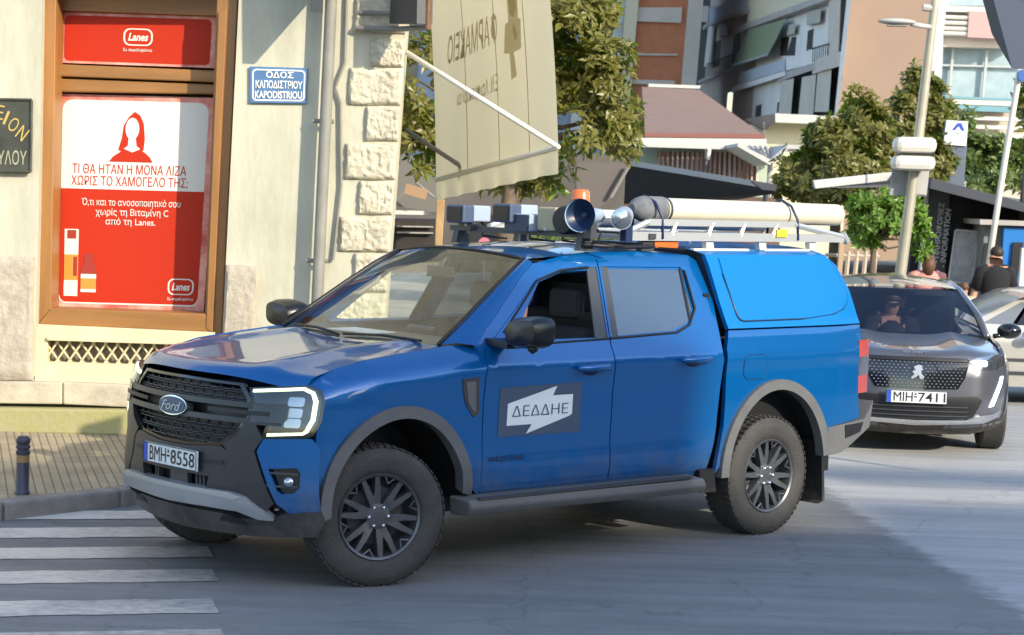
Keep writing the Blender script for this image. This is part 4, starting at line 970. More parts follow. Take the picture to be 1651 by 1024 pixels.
for y in (.38, -.38):
    sb = MB(); sb.prism([(-1.62, y - .24, .72), (-1.60, y - .25, 1.0), (-1.78, y - .2, 1.38), (-1.90, y - .2, 1.38), (-1.80, y - .25, .72)], (0, .48, 0))
    so_ = sb.build('seat_back', M['seat'], TR, bevel=.05); box('head_rest', (-1.87, y, 1.52), (.1, .26, .19), M['seat'], so_, .04)
    box('seat_cushion', (-1.40, y, .78), (.52, .5, .18), M['seat'], TR, .05)
box('rear_seat', (-2.52, 0, 1.05), (.2, 1.4, .75), M['seat'], TR, .05)
sw = MB(); c = Vector((-1.08, .38, 1.20)); ax = Vector((-.9, 0, .44)).normalized(); u = Vector((0, 1, 0)); v = ax.cross(u)
sw.tube([c + (u * math.cos(t * .2618) + v * math.sin(t * .2618)) * .185 for t in range(25)], .014, 8, False); sw.tube([c - u * .18, c + u * .18], .02, 6); sw.tube([c, c - ax * .2], .03, 8)
sw.build('steering_wheel', M['black'], TR, smooth=True)
rm = MB(); rm.box((-1.14, 0, 1.70), (.03, .24, .07)); rm.tube([(-1.14, 0, 1.73), (-1.18, 0, 1.79)], .012, 6); rm.build('rear_view_mirror', M['black'], TR, bevel=.01)
MB().tube([(-1.0, -.70, 1.52), (-1.04, -.665, 1.53), (-1.16, -.64, 1.605), (-1.19, -.66, 1.63)], .014, 8).build('grab_handle', M['liner'], TR, smooth=True)
# canopy roof and tailgate
def can_roof(a, b):
    u = 2 * a - 1; x = -2.765 - 1.24 * b; y = (yc(x, 1.843) + .002) * u
    return Vector((x - .02 * b * (1 - u * u), y, 1.843 + .05 * (1 - u ** 4)))
MB().grid(can_roof, 20, 14).build('canopy_roof', M['paint2'], TR, smooth=True)
MB().grid(lambda a, b: Vector((-4.0 - .265 * b ** .8, (2 * a - 1) * (yc(-4.0 - .265 * b, 1.842 - .466 * b)), 1.842 - .466 * b + .05 * (1 - (2 * a - 1) ** 4) * (1 - b))), 14, 8).build('canopy_rear', M['paint2'], TR, smooth=True)
MB().grid(lambda a, b: Vector((-2.765 - .07 * (1 - b), (2 * a - 1) * (yc(-2.8, 1.374 + .469 * b)), 1.374 + .469 * b + .05 * b * (1 - (2 * a - 1) ** 4))), 14, 8).build('canopy_front', M['black'], TR, smooth=True)
bx('tailgate', (-4.29, 0, 1.03), (.06, 1.62, .66), 'paint', .02); bx('rear_step', (-4.36, 0, .66), (.18, 1.5, .18), 'flare', .03)
# wheels
def wheel(x, s, steer):
    W = bpy.data.objects.new('wheel', None); C.objects.link(W); W.parent = TR; OFF['wheel'] = Vector(); OFF[W.name] = Vector()
    W.location = (x, s * .80, .392); W.rotation_euler = (0, 0, R(steer) + (0 if s > 0 else math.pi))
    pr = [(-.125, .25), (-.130, .30), (-.126, .355), (-.105, .383), (-.06, .391), (0, .393), (.06, .391), (.105, .383), (.126, .355), (.131, .32), (.128, .28), (.118, .252), (.105, .243), (.10, .24), (-.1, .24)]
    t = MB().lathe(pr, (0, 0, 0), (0, 1, 0), 56, False)
    for i in range(56):  # shoulder blocks
        a = 2 * math.pi * i / 56
        for yy, r0, da in ((.085, .391, 0), (-.085, .391, .05), (.03, .394, .03), (-.03, .394, .08)):
            rot = Matrix.Rotation(-(a + da), 3, 'Y'); c = rot @ Vector((r0, yy, 0)); t.box(c, (.007, .045, .030), rot)
    t.build('tyre', M['tyre'], W, angle=40)
    rm = MB(); rm.lathe([(.112, .246), (.120, .240), (.112, .228), (.085, .222), (.0, .215), (-.1, .215)], (0, 0, 0), (0, 1, 0), 48, False)
    rm.lathe([(.055, .075), (.088, .070), (.092, .05), (.090, .001)], (0, 0, 0), (0, 1, 0), 24, False)
    for i in range(6):
        for k, da in ((0, -.19), (1, .19)):
            a = 2 * math.pi * i / 6 + .26; a1 = a + da
            d0 = Vector((math.cos(a + da * .28), 0, math.sin(a + da * .28))); d1 = Vector((math.cos(a1), 0, math.sin(a1)))
            e0 = Vector((-d0.z, 0, d0.x)); e1 = Vector((-d1.z, 0, d1.x))
            p = [d0 * .055 + e0 * .024, d0 * .055 - e0 * .024, d1 * .150 - e1 * .017, d1 * .226 - e1 * .013, d1 * .226 + e1 * .013, d1 * .150 + e1 * .017]
            hy = [.084, .084, .100, .104, .104, .100]
            top = [q + Vector((0, h, 0)) for q, h in zip(p, hy)]; bot = [q + Vector((0, .045, 0)) for q in p]
            rm.add(top + bot, [(0, 1, 2, 5), (5, 2, 3, 4)] + [(j, 6 + j, 6 + (j + 1) % 6, (j + 1) % 6) for j in range(6)])
        a = 2 * math.pi * i / 6 + .26 + math.pi / 6; d = Vector((math.cos(a), 0, math.sin(a))); e = Vector((-d.z, 0, d.x))
        rm.tube([d * .226 + e * .03 + Vector((0, .1, 0)), d * .19 + Vector((0, .095, 0)), d * .226 - e * .03 + Vector((0, .1, 0))], .007, 5)
    ro = rm.build('rim', M['rim'], W, angle=35)
    nb = MB()
    for i in range(6):
        a = 2 * math.pi * i / 6; nb.lathe([(.08, .013), (.105, .012), (.11, .001)], (.058 * math.cos(a), 0, .058 * math.sin(a)), (0, 1, 0), 8, False)
    nb.build('wheel_nut', M['chrome'], W, smooth=True)
    MB().lathe([(.0, .222), (.012, .222), (.012, .001)], (0, 0, 0), (0, 1, 0), 32, False).build('wheel_back', M['ink'], W)
    MB().lathe([(.018, .165), (.03, .165), (.03, .06)], (0, 0, 0), (0, 1, 0), 32, False).build('brake_disc', M['dgrey'], W)
    return W
for x, st in ((0, -18), (-3.27, 0)):
    for s in (1, -1): wheel(x, s, st)
# ---- roof rack and what is bolted to it
rk = MB()
for y in (.62, -.62):
    rk.box((-3.2, y, 1.955), (2.22, .035, .055))
    rk.box((-3.05, y, 2.045), (1.46, .03, .042))
    for x in (-2.55, -2.90, -3.22, -3.55): rk.tube([(x, y, 1.96), (x - .04, y, 2.045)], .019, 6)
    rk.tube([(-2.10, y, 1.965), (-2.33, y, 2.045)], .022, 6); rk.tube([(-4.31, y, 1.965), (-3.77, y, 2.045)], .022, 6)
    rk.tube([(-4.31, y, 1.985), (-4.36, y, 1.93)], .025, 8)
for x in (-2.2, -2.92, -3.45, -3.97, -4.25): rk.box((x, 0, 1.945), (.05, 1.24, .03))
RK = rk.build('roof_rack', M['alu'], TR)
for x in (-2.92, -3.45, -3.98):
    for y in (.58, -.58): MB().prism([(x - .035, y, 1.94), (x + .035, y, 1.94), (x + .02, y, 1.87), (x - .05, y, 1.87)], (0, .04, 0)).build('rack_foot', M['white_pl'], RK)
for y in (.60, -.60): box('roof_rail', (-3.05, y, 1.868), (.55, .045, .022), M['white_pl'], TR, .008); box('roof_rail', (-3.72, y, 1.868), (.48, .045, .022), M['white_pl'], TR, .008)
fb = MB()
for x in (-1.80, -2.35): fb.box((x, 0, 1.955), (.06, 1.3, .035)); [fb.prism([(x - .04, y, 1.94), (x + .04, y, 1.94), (x + .06, y, 1.86), (x - .06, y, 1.86)], (0, .05, 0)) for y in (.56, -.60)]
FBAR = fb.build('cross_bar', M['dgrey'], TR)
box('marker_lamp', (-2.52, .60, 1.905), (.22, .03, .05), M['orange'], TR, .006)
MB().tube([(-1.75, .63, 1.90), (-2.1, .62, 1.885), (-2.4, .6, 1.89), (-2.7, .6, 1.87)], .016, 6).build('cable', M['ink'], TR, smooth=True)
XB = -1.72
for y in (-.45, .0, .30, .62):
    MB().tube([(XB - .12, y, 2.02), (XB - .16, y + .03, 1.97), (XB - .12, y + .05, 1.93), (XB - .05, y + .12, 1.915), (XB - .2, y + .2, 1.90)], .007, 5).build('lamp_wire', M['ink'], TR, smooth=True)
    MB().lathe([(0, .014), (.02, .014), (.022, .001)], (XB - .02, y, 1.972), (0, 0, 1), 6).build('bolt', M['alu'], TR)
def worklight(y, z, hd=.075, L=.19, two=False):
    g = MB(); g.box((XB + .02, y, z), (.10, .17, .12)); o = g.build('work_light', M['decalgrey'], TR, bevel=.012)
    box('lamp_face', (XB + .075, y, z), (.01, .14, .09), M['gloss_black'], o)
    box('lamp_housing', (XB - .10, y, z + .005), (.15, .165, .105), M['lgrey'], o, .01)
    box('lamp_bracket', (XB - .05, y, z - .08), (.07, .12, .05), M['dgrey'], o)
worklight(-.47, 2.05); worklight(-.02, 2.07)
o = box('control_box', (XB - .06, .10, 2.015), (.18, .20, .11), M['lgrey'], TR, .01); box('box_cap', (XB + .035, .10, 2.015), (.012, .19, .10), M['navy'], o); 
o = box('junction_box', (XB - .1, .31, 2.045), (.18, .17, .15), mat('beige box', (.40, .35, .22), .6), TR, .012)
MB().lathe([(-.06, .04), (-.05, .085), (.03, .09), (.05, .08), (.055, .001)], (XB - .02, .49, 2.045), (1, .1, 0), 20).build('horn_driver', M['ink'], TR, angle=50)
hx = Vector((XB + .06, .68, 2.08)); ax = Vector((.93, .36, 0)).normalized()
hn = MB().lathe([(-.21, .032), (-.145, .042), (-.075, .066), (-.027, .094), (0, .102)], hx, ax, 28, False).build('loudspeaker_horn', M['lblue'], TR, smooth=True)
MB().lathe([(.002, .1045), (-.010, .099), (-.045, .068), (-.08, .036), (-.09, .024), (-.09, .001)], hx, ax, 28, False).build('horn_mouth', M['navy'], hn, smooth=True)
MB().lathe([(-.09, .018), (-.06, .014), (-.055, .001)], hx, ax, 14, False).build('phase_plug', M['decalgrey'], hn, smooth=True)
MB().lathe([(-.30, .042), (-.20, .046), (-.19, .028)], hx, ax, 18).build('horn_magnet', M['lgrey'], hn, angle=40)
MB().box(hx + Vector((-.1, 0, -.09)), (.05, .05, .1)).build('horn_foot', M['dgrey'], hn)
bc_ = MB().lathe([(0, .058), (.07, .055), (.082, .045), (.086, .001)], (XB - .14, .48, 2.155), (0, 0, 1), 20).build('beacon', M['orange'], TR, angle=40)
MB().lathe([(-.2, .03), (-.02, .03), (-.02, .062), (0, .062)], (XB - .14, .48, 2.155), (0, 0, 1), 16).build('beacon_base', M['dgrey'], bc_, angle=40)
sx = Vector((-1.95, .755, 2.065)); sax = Vector((.75, .62, -.1)).normalized()
so_ = MB().lathe([(-.2, .05), (-.18, .06), (-.03, .064), (0, .068)], sx, sax, 24).build('search_light', M['lgrey'], TR, angle=40)
MB().lathe([(.002, .062), (.01, .04), (.014, .001)], sx, sax, 24, False).build('search_lens', M['lampgrey'], so_, smooth=True)
MB().box(sx + Vector((-.1, -.05, -.09)), (.06, .05, .1)).build('search_foot', M['navy'], so_)
# ---- carried on the rack
tb = thing('storage_tube', 'long white tube with a grey cloth end lashed on the truck rack', 'tube', (-1.2861, 12.1971, 0), 3.8899, 'tubes carried on the truck rack', local=True)
MB().tube([(-2.58, .50, 2.125), (-3.5, .50, 2.12), (-4.38, .50, 2.115)], .076, 24).build('tube_body', mat('cream tube', (.66, .60, .46), .5, var=.12, vscale=3), tb, angle=50)
MB().lathe([(0, .03), (.04, .068), (.10, .084), (.27, .084), (.28, .078)], (-2.30, .50, 2.128), (-1, 0, -.01), 24).build('cloth_end', mat('grey cloth', (.16, .17, .18), .9, var=.4, vscale=9), tb, angle=40)
MB().lathe([(0, .079), (.02, .079)], (-2.59, .50, 2.125), (-1, 0, -.01), 24, False).build('tube_band', M['dgrey'], tb)
tb2 = thing('storage_tube', 'second thinner white tube lying behind the lashed one on the truck rack', 'tube', (-1.2861, 12.1971, 0), 3.8899, 'tubes carried on the truck rack', local=True)
MB().tube([(-2.4, .08, 2.05), (-4.05, .08, 2.04)], .06, 18).build('tube_body', M['white_pl'], tb2, angle=50)
for x in (-2.45, -3.80): MB().tube([(x, .64, 1.94), (x, .63, 2.08), (x + .02, .585, 2.17), (x + .03, .50, 2.212), (x + .03, .415, 2.17), (x, .36, 1.96)], .010, 6).build('lashing_strap', M['navy'], RK, smooth=True)
box('yellow_tag', (-3.62, .645, 1.985), (.11, .01, .05), mat('yellow tag', (.75, .5, .03), .5), RK)
# ---- driver
b = {'pelvis': ((0, 0, 0), None), 'waist': ((-.03, 0, .16), 'pelvis'), 'chest': ((-.08, 0, .38), 'waist'), 'neck': ((-.09, 0, .54), 'chest'), 'head': ((-.07, 0, .64), 'neck'), 'crown': ((-.07, 0, .74), 'head'),
     'sl': ((-.08, .19, .46), 'chest'), 'el': ((.08, .34, .30), 'sl'), 'hl': ((.30, .18, .33), 'el'), 'sr': ((-.08, -.19, .46), 'chest'), 'er': ((.06, -.26, .26), 'sr'), 'hr': ((.30, -.12, .32), 'er'),
     'kl': ((.42, .12, .06), 'pelvis'), 'fl': ((.60, .12, -.30), 'kl'), 'kr': ((.42, -.12, .06), 'pelvis'), 'frr': ((.60, -.12, -.30), 'kr')}
r = dict(pelvis=(.15, .12), waist=(.15, .11), chest=(.17, .12), neck=.055, head=.085, crown=.075, sl=.075, el=.05, hl=.035, sr=.075, er=.05, hr=.035, kl=.07, fl=.045, kr=.07, frr=.045)
Mt = Matrix.Translation((-1.2861, 12.1971, 0)) @ Matrix.Rotation(3.8899, 4, 'Z')
dv = person('person', 'driver in a grey blue shirt sitting at the wheel of the blue pickup', b, r, (0, 0, 0))
dv.matrix_world = Mt @ Matrix.Translation((-1.36, .38, .88))
shirt = mat('grey blue shirt', (.20, .25, .34), .9)
g = MB(); g.tube([(0, 0, .02), (-.03, 0, .16), (-.08, 0, .38), (-.085, 0, .50)], [.17, .17, .185, .08], 16); link('shirt', g.mesh('shirt'), shirt, dv, True)
for k, s in (('l', 1), ('r', -1)):
    g = MB(); g.tube([Vector((-.08, s * .10, .45)), Vector(b['s' + k][0]), Vector(b['e' + k][0])], [.09, .09, .068], 12); link('sleeve', g.mesh('sleeve'), shirt, dv, True)
g = MB(); g.sphere((-.09, 0, .69), (.10, .092, .085), 14, 8); link('hair', g.mesh('hair'), mat('black hair', (.02, .014, .01), .6), dv, True)
# ------------------------------------------------------------------ awning of the pharmacy on the side street
M['canvas'] = None
def canvasmat(name, col, trans=.45):
    m = bpy.data.materials.new(name); m.use_nodes = True; n = m.node_tree.nodes; l = m.node_tree.links; b = n['Principled BSDF']; o = n['Material Output']
    b.inputs['Base Color'].default_value = (*col, 1); b.inputs['Roughness'].default_value = .9
    t = n.new('ShaderNodeBsdfTranslucent'); t.inputs[0].default_value = (*col, 1)
    mx = n.new('ShaderNodeMixShader'); mx.inputs[0].default_value = trans
    l.new(b.outputs[0], mx.inputs[1]); l.new(t.outputs[0], mx.inputs[2]); l.new(mx.outputs[0], o.inputs[0])
    return m
M['canvas'] = canvasmat('cream canvas', (.70, .635, .45)); M['canvas_ink'] = canvasmat('print seen through canvas', (.27, .22, .09), .5); M['canvas_cross'] = canvasmat('cross seen through canvas', (.42, .36, .20), .5)
aw = thing('awning', 'cream canvas awning with pharmacy lettering showing reversed through the cloth', 'awning', tuple(P(700, 290, 19)))
D1, D2 = 17.0, 20.6
NB, FB_ = P(900, 237, D1), P(703, 290, D2)          # ends of the front bar
NT, FT = P(868, -170, D1), P(682, -120, D2)
def aw_fn(a, b):
    """a 0 far end, 1 near end; b 0 at the bar, 1 at the roller"""
    p = (FB_ * (1 - a) + NB * a) * (1 - b) + (FT * (1 - a) + NT * a) * b
    return p + Vector((.03, .05, 0)) * math.sin(math.pi * b) + Vector((0, .012 * math.sin(a * 28), -.035 * math.sin(math.pi * a) * (1 - b)))
MB().grid(aw_fn, 40, 24).build('fabric', M['canvas'], aw, smooth=True)
NV, FV = P(897, 280, D1), P(704, 323, D2)
def val_fn(a, b):
    t = (FB_ * (1 - a) + NB * a) + Vector((0, 0, -.035 * math.sin(math.pi * a))); q = FV * (1 - a) + NV * a
    return t.lerp(q, b) + Vector((.02 * math.sin(a * 40) * b, -.03 * b, 0))
MB().grid(val_fn, 60, 6).build('valance', M['canvas'], aw, smooth=True)
MB().tube([FB_, NB], .022, 10).build('front_bar', M['white_pl'], aw, smooth=True)
MB().tube([P(655, 84, 17.15), P(898, 236, D1 - .02)], .022, 10).build('arm', M['white_pl'], aw, smooth=True)
MB().tube([P(655, 210, 20.3), P(757, 277, 19.7)], .022, 10).build('arm', M['iron'], aw, smooth=True)
MB().tube([FT + Vector((-.05, 0, .05)), NT + Vector((.05, 0, .05))], .06, 14).build('roller', M['white_pl'], aw, smooth=True)
ny = Vector((.004, -.006, 0))
for a in (.30, .57, .80): MB().tube([aw_fn(a, i / 12) + ny for i in range(13)], .006, 4).build('seam', M['canvas_cross'], aw)
def aw_px(u, v):
    """sheet coordinates of a photo position"""
    from mathutils import geometry
    d = Vector(_RM.T @ np.array([(u - 825.5) / FPX, (v - 512) / FPX, 1.])); o = Vector(CAMP)
    n = (NB - FB_).cross(FT - FB_); t = (FB_ - o).dot(n) / d.dot(n); p = o + d * t
    # invert the bilinear sheet
    a, b = .5, .5
    for _ in range(30):
        q = (FB_ * (1 - a) + NB * a) * (1 - b) + (FT * (1 - a) + NT * a) * b; e = p - q
        ua = (NB - FB_) * (1 - b) + (NT - FT) * b; ub = (FT - FB_) * (1 - a) + (NT - NB) * a
        A = np.array([[ua.dot(ua), ua.dot(ub)], [ua.dot(ub), ub.dot(ub)]]); da = np.linalg.solve(A, [e.dot(ua), e.dot(ub)]); a += da[0]; b += da[1]
    return a, b
def aw_text(s, q, m, bold):
    c = [aw_px(*p) for p in q]     # reading order start bottom, end bottom, start top, end top
    f = quadmap(*[Vector((x, y, 0)) for x, y in c])
    lettering(s, lambda a, b: aw_fn(*f(a, b)[:2]) + ny, m, aw, bold=bold)
aw_text('ΦΑΡΜΑΚΕΙΟ', [(799, 66), (716, 104), (799, 12), (718, 56)], M['canvas_ink'], .012)
aw_text('Ε.Ν. Λαμπροπούλου', [(800, 148), (733, 174), (799, 112), (733, 143)], M['canvas_ink'], .012)
cr = [(815, -30), (833, -30), (834, 26), (838, 26), (838, 74), (826, 80), (831, 118), (822, 124), (819, 82), (810, 82), (812, 36), (818, 32)]
MB().poly([aw_fn(*aw_px(*p)) + ny for p in cr]).build('cross_print', M['canvas_cross'], aw)
# ------------------------------------------------------------------ trees
def leafmat(name, cols, under):
    m = bpy.data.materials.new(name); m.use_nodes = True; n = m.node_tree.nodes; l = m.node_tree.links; b = n['Principled BSDF']; o = n['Material Output']
    at = n.new('ShaderNodeAttribute'); at.attribute_name = 'tint'; r = n.new('ShaderNodeValToRGB')
    for i, c in enumerate(cols):
        e = r.color_ramp.elements[i] if i < 2 else r.color_ramp.elements.new(1)
        e.position = i / (len(cols) - 1)
    for i, c in enumerate(cols): r.color_ramp.elements[i].color = (*c, 1)
    l.new(at.outputs['Fac'], r.inputs[0])
    ge = n.new('ShaderNodeNewGeometry'); mx = n.new('ShaderNodeMix'); mx.data_type = 'RGBA'; mx.inputs[7].default_value = (*under, 1)
    l.new(ge.outputs['Backfacing'], mx.inputs[0]); l.new(r.outputs[0], mx.inputs[6]); l.new(mx.outputs[2], b.inputs['Base Color'])
    b.inputs['Roughness'].default_value = .38
    t = n.new('ShaderNodeBsdfTranslucent'); l.new(mx.outputs[2], t.inputs[0]); ms = n.new('ShaderNodeMixShader'); ms.inputs[0].default_value = .4
    l.new(b.outputs[0], ms.inputs[1]); l.new(t.outputs[0], ms.inputs[2]); l.new(ms.outputs[0], o.inputs[0])
    return m
M['magnolia'] = leafmat('magnolia leaves', [(.045, .11, .012), (.12, .22, .02), (.24, .31, .035), (.42, .31, .06)], (.20, .19, .045))
M['citrus'] = leafmat('citrus leaves', [(.06, .15, .012), (.15, .31, .02), (.28, .42, .04)], (.18, .30, .05))
M['darkgreen'] = leafmat('green leaves', [(.06, .12, .025), (.14, .22, .04), (.24, .30, .07)], (.16, .22, .06))
M['bark'] = mat('bark', (.16, .12, .085), .9, var=.4, vscale=8, bump=.5)
def tree(name, label, cat, foot, forks, blobs, ncl, leaf, m, seed, group=None, asp=.42, per=7):
    """blobs: (centre, (rx, ry, rz)); leaves sit in rosettes through the crown's volume"""
    rnd = random.Random(seed); foot = Vector(foot)
    t = thing(name, label, cat, tuple(foot), group=group)
    mb = MB()
    for f in forks: mb.tube([Vector(p) for p in f[0]], f[1], 7, r2=f[2])
    for c, r in blobs:     # limbs into each clump
        s = Vector(forks[0][0][-1]); c = Vector(c); mid = s.lerp(c, .5) + Vector((rnd.uniform(-.1, .1), rnd.uniform(-.1, .1), -.1))
        mb.tube([s, mid, c], forks[0][2] * .6, 5, r2=.012)
    mb.build('trunk', M['bark'], t, smooth=True)
    V = []; F = []; T = []
    vol = [r[0] * r[1] * r[2] for _, r in blobs]; tot = sum(vol)
    for (c, r), vv in zip(blobs, vol):
        c = Vector(c)
        for _ in range(max(6, int(ncl * vv / tot))):
            d = Vector((rnd.gauss(0, 1), rnd.gauss(0, 1), rnd.gauss(0, 1))).normalized(); k = rnd.random() ** .45 * (1.12 if rnd.random() < .2 else 1)
            p = c + Vector((d.x * r[0], d.y * r[1], d.z * r[2])) * k
            if noise.noise(p * 1.9 + Vector((seed, 0, 0))) < -.06: continue
            ax = (d + Vector((rnd.uniform(-.5, .5), rnd.uniform(-.5, .5), .7))).normalized()
            u = ax.orthogonal().normalized(); v = ax.cross(u); tone = min(1, max(0, .5 + .42 * noise.noise(p * 1.1 + Vector((0, seed, 0))) + rnd.gauss(0, .16)))
            for i in range(per):
                a = 2 * math.pi * (i + rnd.random() * .6) / per; e = rnd.uniform(-.15, .75)
                g = (u * math.cos(a) + v * math.sin(a)) * math.cos(e) + ax * math.sin(e); sd = g.cross(ax).normalized()
                L = leaf * rnd.choice((.55, .8, 1., 1.15, 1.45)) * rnd.uniform(.85, 1.15); w_ = L * asp * .5; up = sd.cross(g).normalized()
                q = p + g * L * .12; b0 = len(V)
                V += [q, q + g * L * .5 + sd * w_ + up * w_ * .35, q + g * L - up * L * .12, q + g * L * .5 - sd * w_ + up * w_ * .35, q + g * L * .5 - up * .0]
                F += [(b0, b0 + 4, b0 + 1), (b0 + 1, b0 + 4, b0 + 2), (b0, b0 + 3, b0 + 4), (b0 + 3, b0 + 2, b0 + 4)]
                tt = min(1, max(0, tone + rnd.gauss(0, .12))); T += [tt] * 5
    me = bpy.data.meshes.new('crown'); me.from_pydata([tuple(x) for x in V], [], F); me.update()
    at = me.attributes.new('tint', 'FLOAT', 'POINT'); at.data.foreach_set('value', T)
    link('crown', me, m, t); return t
def bl(u, v, D, ru, rv, rd=None):
    s = D / FPX; return (P(u, v, D), (ru * s, (rd if rd else ru) * s, rv * s))
def grd(u, D, z=.12): p = P(u, 400, D); p.z = z; return p
f = grd(800, 24.5)
tree('magnolia_tree', 'magnolia with bronze backed leaves growing behind the cream awning', 'tree', f, [([f, f + Vector((.1, 0, 1.6)), P(840, 200, 24.5)], .13, .08)],
     [bl(900, 40, 24.2, 70, 70), bl(975, 30, 24.4, 45, 42), bl(965, 110, 24, 62, 50), bl(905, 130, 24.3, 60, 60), bl(990, 185, 24.2, 48, 55), bl(930, 210, 24, 60, 45), bl(1005, 235, 24.5, 32, 28), bl(880, 285, 24.6, 55, 26), bl(820, 300, 24.8, 50, 18), bl(675, 130, 24, 45, 80), bl(680, 220, 24.2, 40, 60), bl(780, 60, 25, 90, 90), bl(770, 220, 25, 80, 70)], 3600, .115, M['magnolia'], 3)
f = grd(1345, 37)
tree('magnolia_tree', 'bushy magnolia with tan leaves left of the lamp post', 'tree', f, [([f, f + Vector((0, 0, 1.4)), P(1350, 260, 37)], .12, .08)],
     [bl(1385, 168, 37, 30, 28), bl(1400, 205, 37, 45, 40), bl(1340, 225, 37, 42, 36), bl(1300, 262, 37, 46, 40), bl(1365, 265, 36.6, 60, 45), bl(1290, 300, 36.8, 45, 24), bl(1420, 255, 36.8, 40, 50), bl(1340, 300, 36.5, 60, 24)], 3200, .13, M['magnolia'], 11, 'magnolias by the shelter')
f = grd(1490, 39)
tree('magnolia_tree', 'taller magnolia with tan leaves behind the lamp post and the totem', 'tree', f, [([f, f + Vector((0, 0, 1.8)), P(1485, 240, 39)], .12, .08)],
     [bl(1478, 130, 39, 20, 24), bl(1500, 150, 39, 24, 26), bl(1465, 170, 39, 28, 26), bl(1500, 195, 39, 36, 34), bl(1455, 225, 39, 36, 40), bl(1500, 260, 38.6, 40, 40), bl(1530, 172, 39.2, 16, 18)], 2300, .13, M['magnolia'], 12, 'magnolias by the shelter')
f = grd(1408, 27.5)
tree('citrus_tree', 'small round bright green street tree beside the shelter', 'tree', f, [([f, f + Vector((0, 0, 1.2)), P(1410, 385, 27.5)], .055, .035)],
     [bl(1435, 355, 27.5, 62, 36), bl(1405, 345, 27.4, 36, 30), bl(1475, 345, 27.4, 32, 34), bl(1440, 330, 27.6, 40, 22), bl(1390, 380, 27.5, 26, 22), bl(1478, 392, 27.4, 22, 18), bl(1380, 335, 27.4, 16, 14), bl(1452, 312, 27.5, 20, 12), bl(1500, 362, 27.4, 16, 20), bl(1425, 400, 27.5, 14, 14)], 900, .11, M['citrus'], 21)
f = grd(1600, 44)
tree('street_tree', 'green leafy tree rising over the shelter roof right of the totem', 'tree', f, [([f, f + Vector((0, 0, 2)), P(1600, 250, 44)], .12, .07)],
     [bl(1575, 255, 44, 34, 45), bl(1605, 250, 44, 34, 40), bl(1590, 290, 43.6, 45, 25), bl(1640, 270, 44, 26, 40), bl(1562, 205, 44, 16, 30)], 1100, .15, M['darkgreen'], 31)
f = grd(1648, 33)
tree('street_tree', 'rust brown leafed tree cut by the right edge of the view', 'tree', f, [([f, f + Vector((0, 0, 2.2)), P(1660, 220, 33)], .1, .06)],
     [bl(1648, 175, 33, 18, 36), bl(1665, 150, 33, 22, 34), bl(1655, 215, 33, 18, 26)], 260, .16, M['magnolia'], 41)
# ------------------------------------------------------------------ far buildings
def bmat(n, c, **k): M[n] = mat(n, c, k.pop('rough', .85), **k); return M[n]
bmat('brick wall', (.50, .185, .09), var=.18, vscale=3); bmat('concrete', (.56, .50, .43), var=.12, vscale=1); bmat('white render', (.74, .73, .70), var=.1, vscale=1); bmat('taupe render', (.46, .40, .34), var=.1, vscale=1)
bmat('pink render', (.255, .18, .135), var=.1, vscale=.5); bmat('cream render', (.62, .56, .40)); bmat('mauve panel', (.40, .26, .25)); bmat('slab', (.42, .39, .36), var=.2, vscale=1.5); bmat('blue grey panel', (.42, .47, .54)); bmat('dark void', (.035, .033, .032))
bmat('green cloth', (.20, .25, .145)); bmat('tan roof', (.225, .15, .12), var=.08, vscale=2); bmat('maroon edge', (.21, .085, .07)); bmat('white fascia', (.47, .47, .43)); bmat('mint wall', (.42, .50, .40)); bmat('slate canopy', (.045, .05, .065), rough=.6); bmat('black canopy', (.016, .016, .018), rough=.7)
bmat('grey fascia', (.42, .42, .40)); bmat('rail iron', (.09, .09, .09)); bmat('curtain', (.5, .6, .6)); bmat('pale frame', (.36, .39, .40)); bmat('teal panel', (.13, .27, .32)); bmat('ac unit', (.42, .40, .35))
M['farglass'] = mat('far window glass', (.32, .42, .46), .12, 0, .3, var=.25, vscale=1.5)
DBk = 72
b1 = thing('brick_building', 'brown brick apartment end wall with pale concrete columns and bands', 'building', tuple(P(1050, 400, DBk)))
pix('wall', [(1086, -700), (1174, -700), (1086, 420), (990, 420)], DBk, M['brick wall'], b1, 9)
pix('column', [(1073, -700), (1093, -700), (992, 420), (972, 420)], DBk - .3, M['cream render'], b1, .8)
pix('column', [(1171, -700), (1194, -700), (1098, 420), (1074, 420)], DBk - .3, M['concrete'], b1, .8)
pix('band', [(1018, 12), (1100, 12), (1098, 37), (1016, 34)], DBk - .12, M['concrete'], b1, .3)
pix('band', [(1011, 86), (1092, 87), (1092, 90), (1011, 89)], DBk - .08, M['concrete'], b1, .2)
pix('band', [(1008, 128), (1088, 130), (1088, 137), (1008, 135)], DBk - .12, M['concrete'], b1, .3)
pix('glazing', [(1002, -700), (1074, -700), (975, 420), (900, 420)], DBk + .2, M['farglass'], b1, 6)
for v in (30, 95, 160): pix('sill', [(930, v), (1000, v + 3), (999, v + 12), (930, v + 9)], DBk, M['white fascia'], b1, .5)
pix('window_frame', [(1040, -700), (1045, -700), (962, 200), (957, 200)], DBk, M['pale frame'], b1, .2)
b0 = thing('distant_building', 'pale grey block of flats glimpsed through the magnolia leaves', 'building', tuple(P(780, 400, 88)))
pix('wall', [(540, -120), (960, -120), (930, 420), (540, 420)], 88, M['blue grey panel'], b0, 8)
for i in range(6):
    for j in range(4): pix('window', [(590 + i * 55, -60 + j * 80), (618 + i * 55, -60 + j * 80), (614 + i * 55, -15 + j * 80), (586 + i * 55, -15 + j * 80)], 87.9, M['dkwin'], b0, .3)
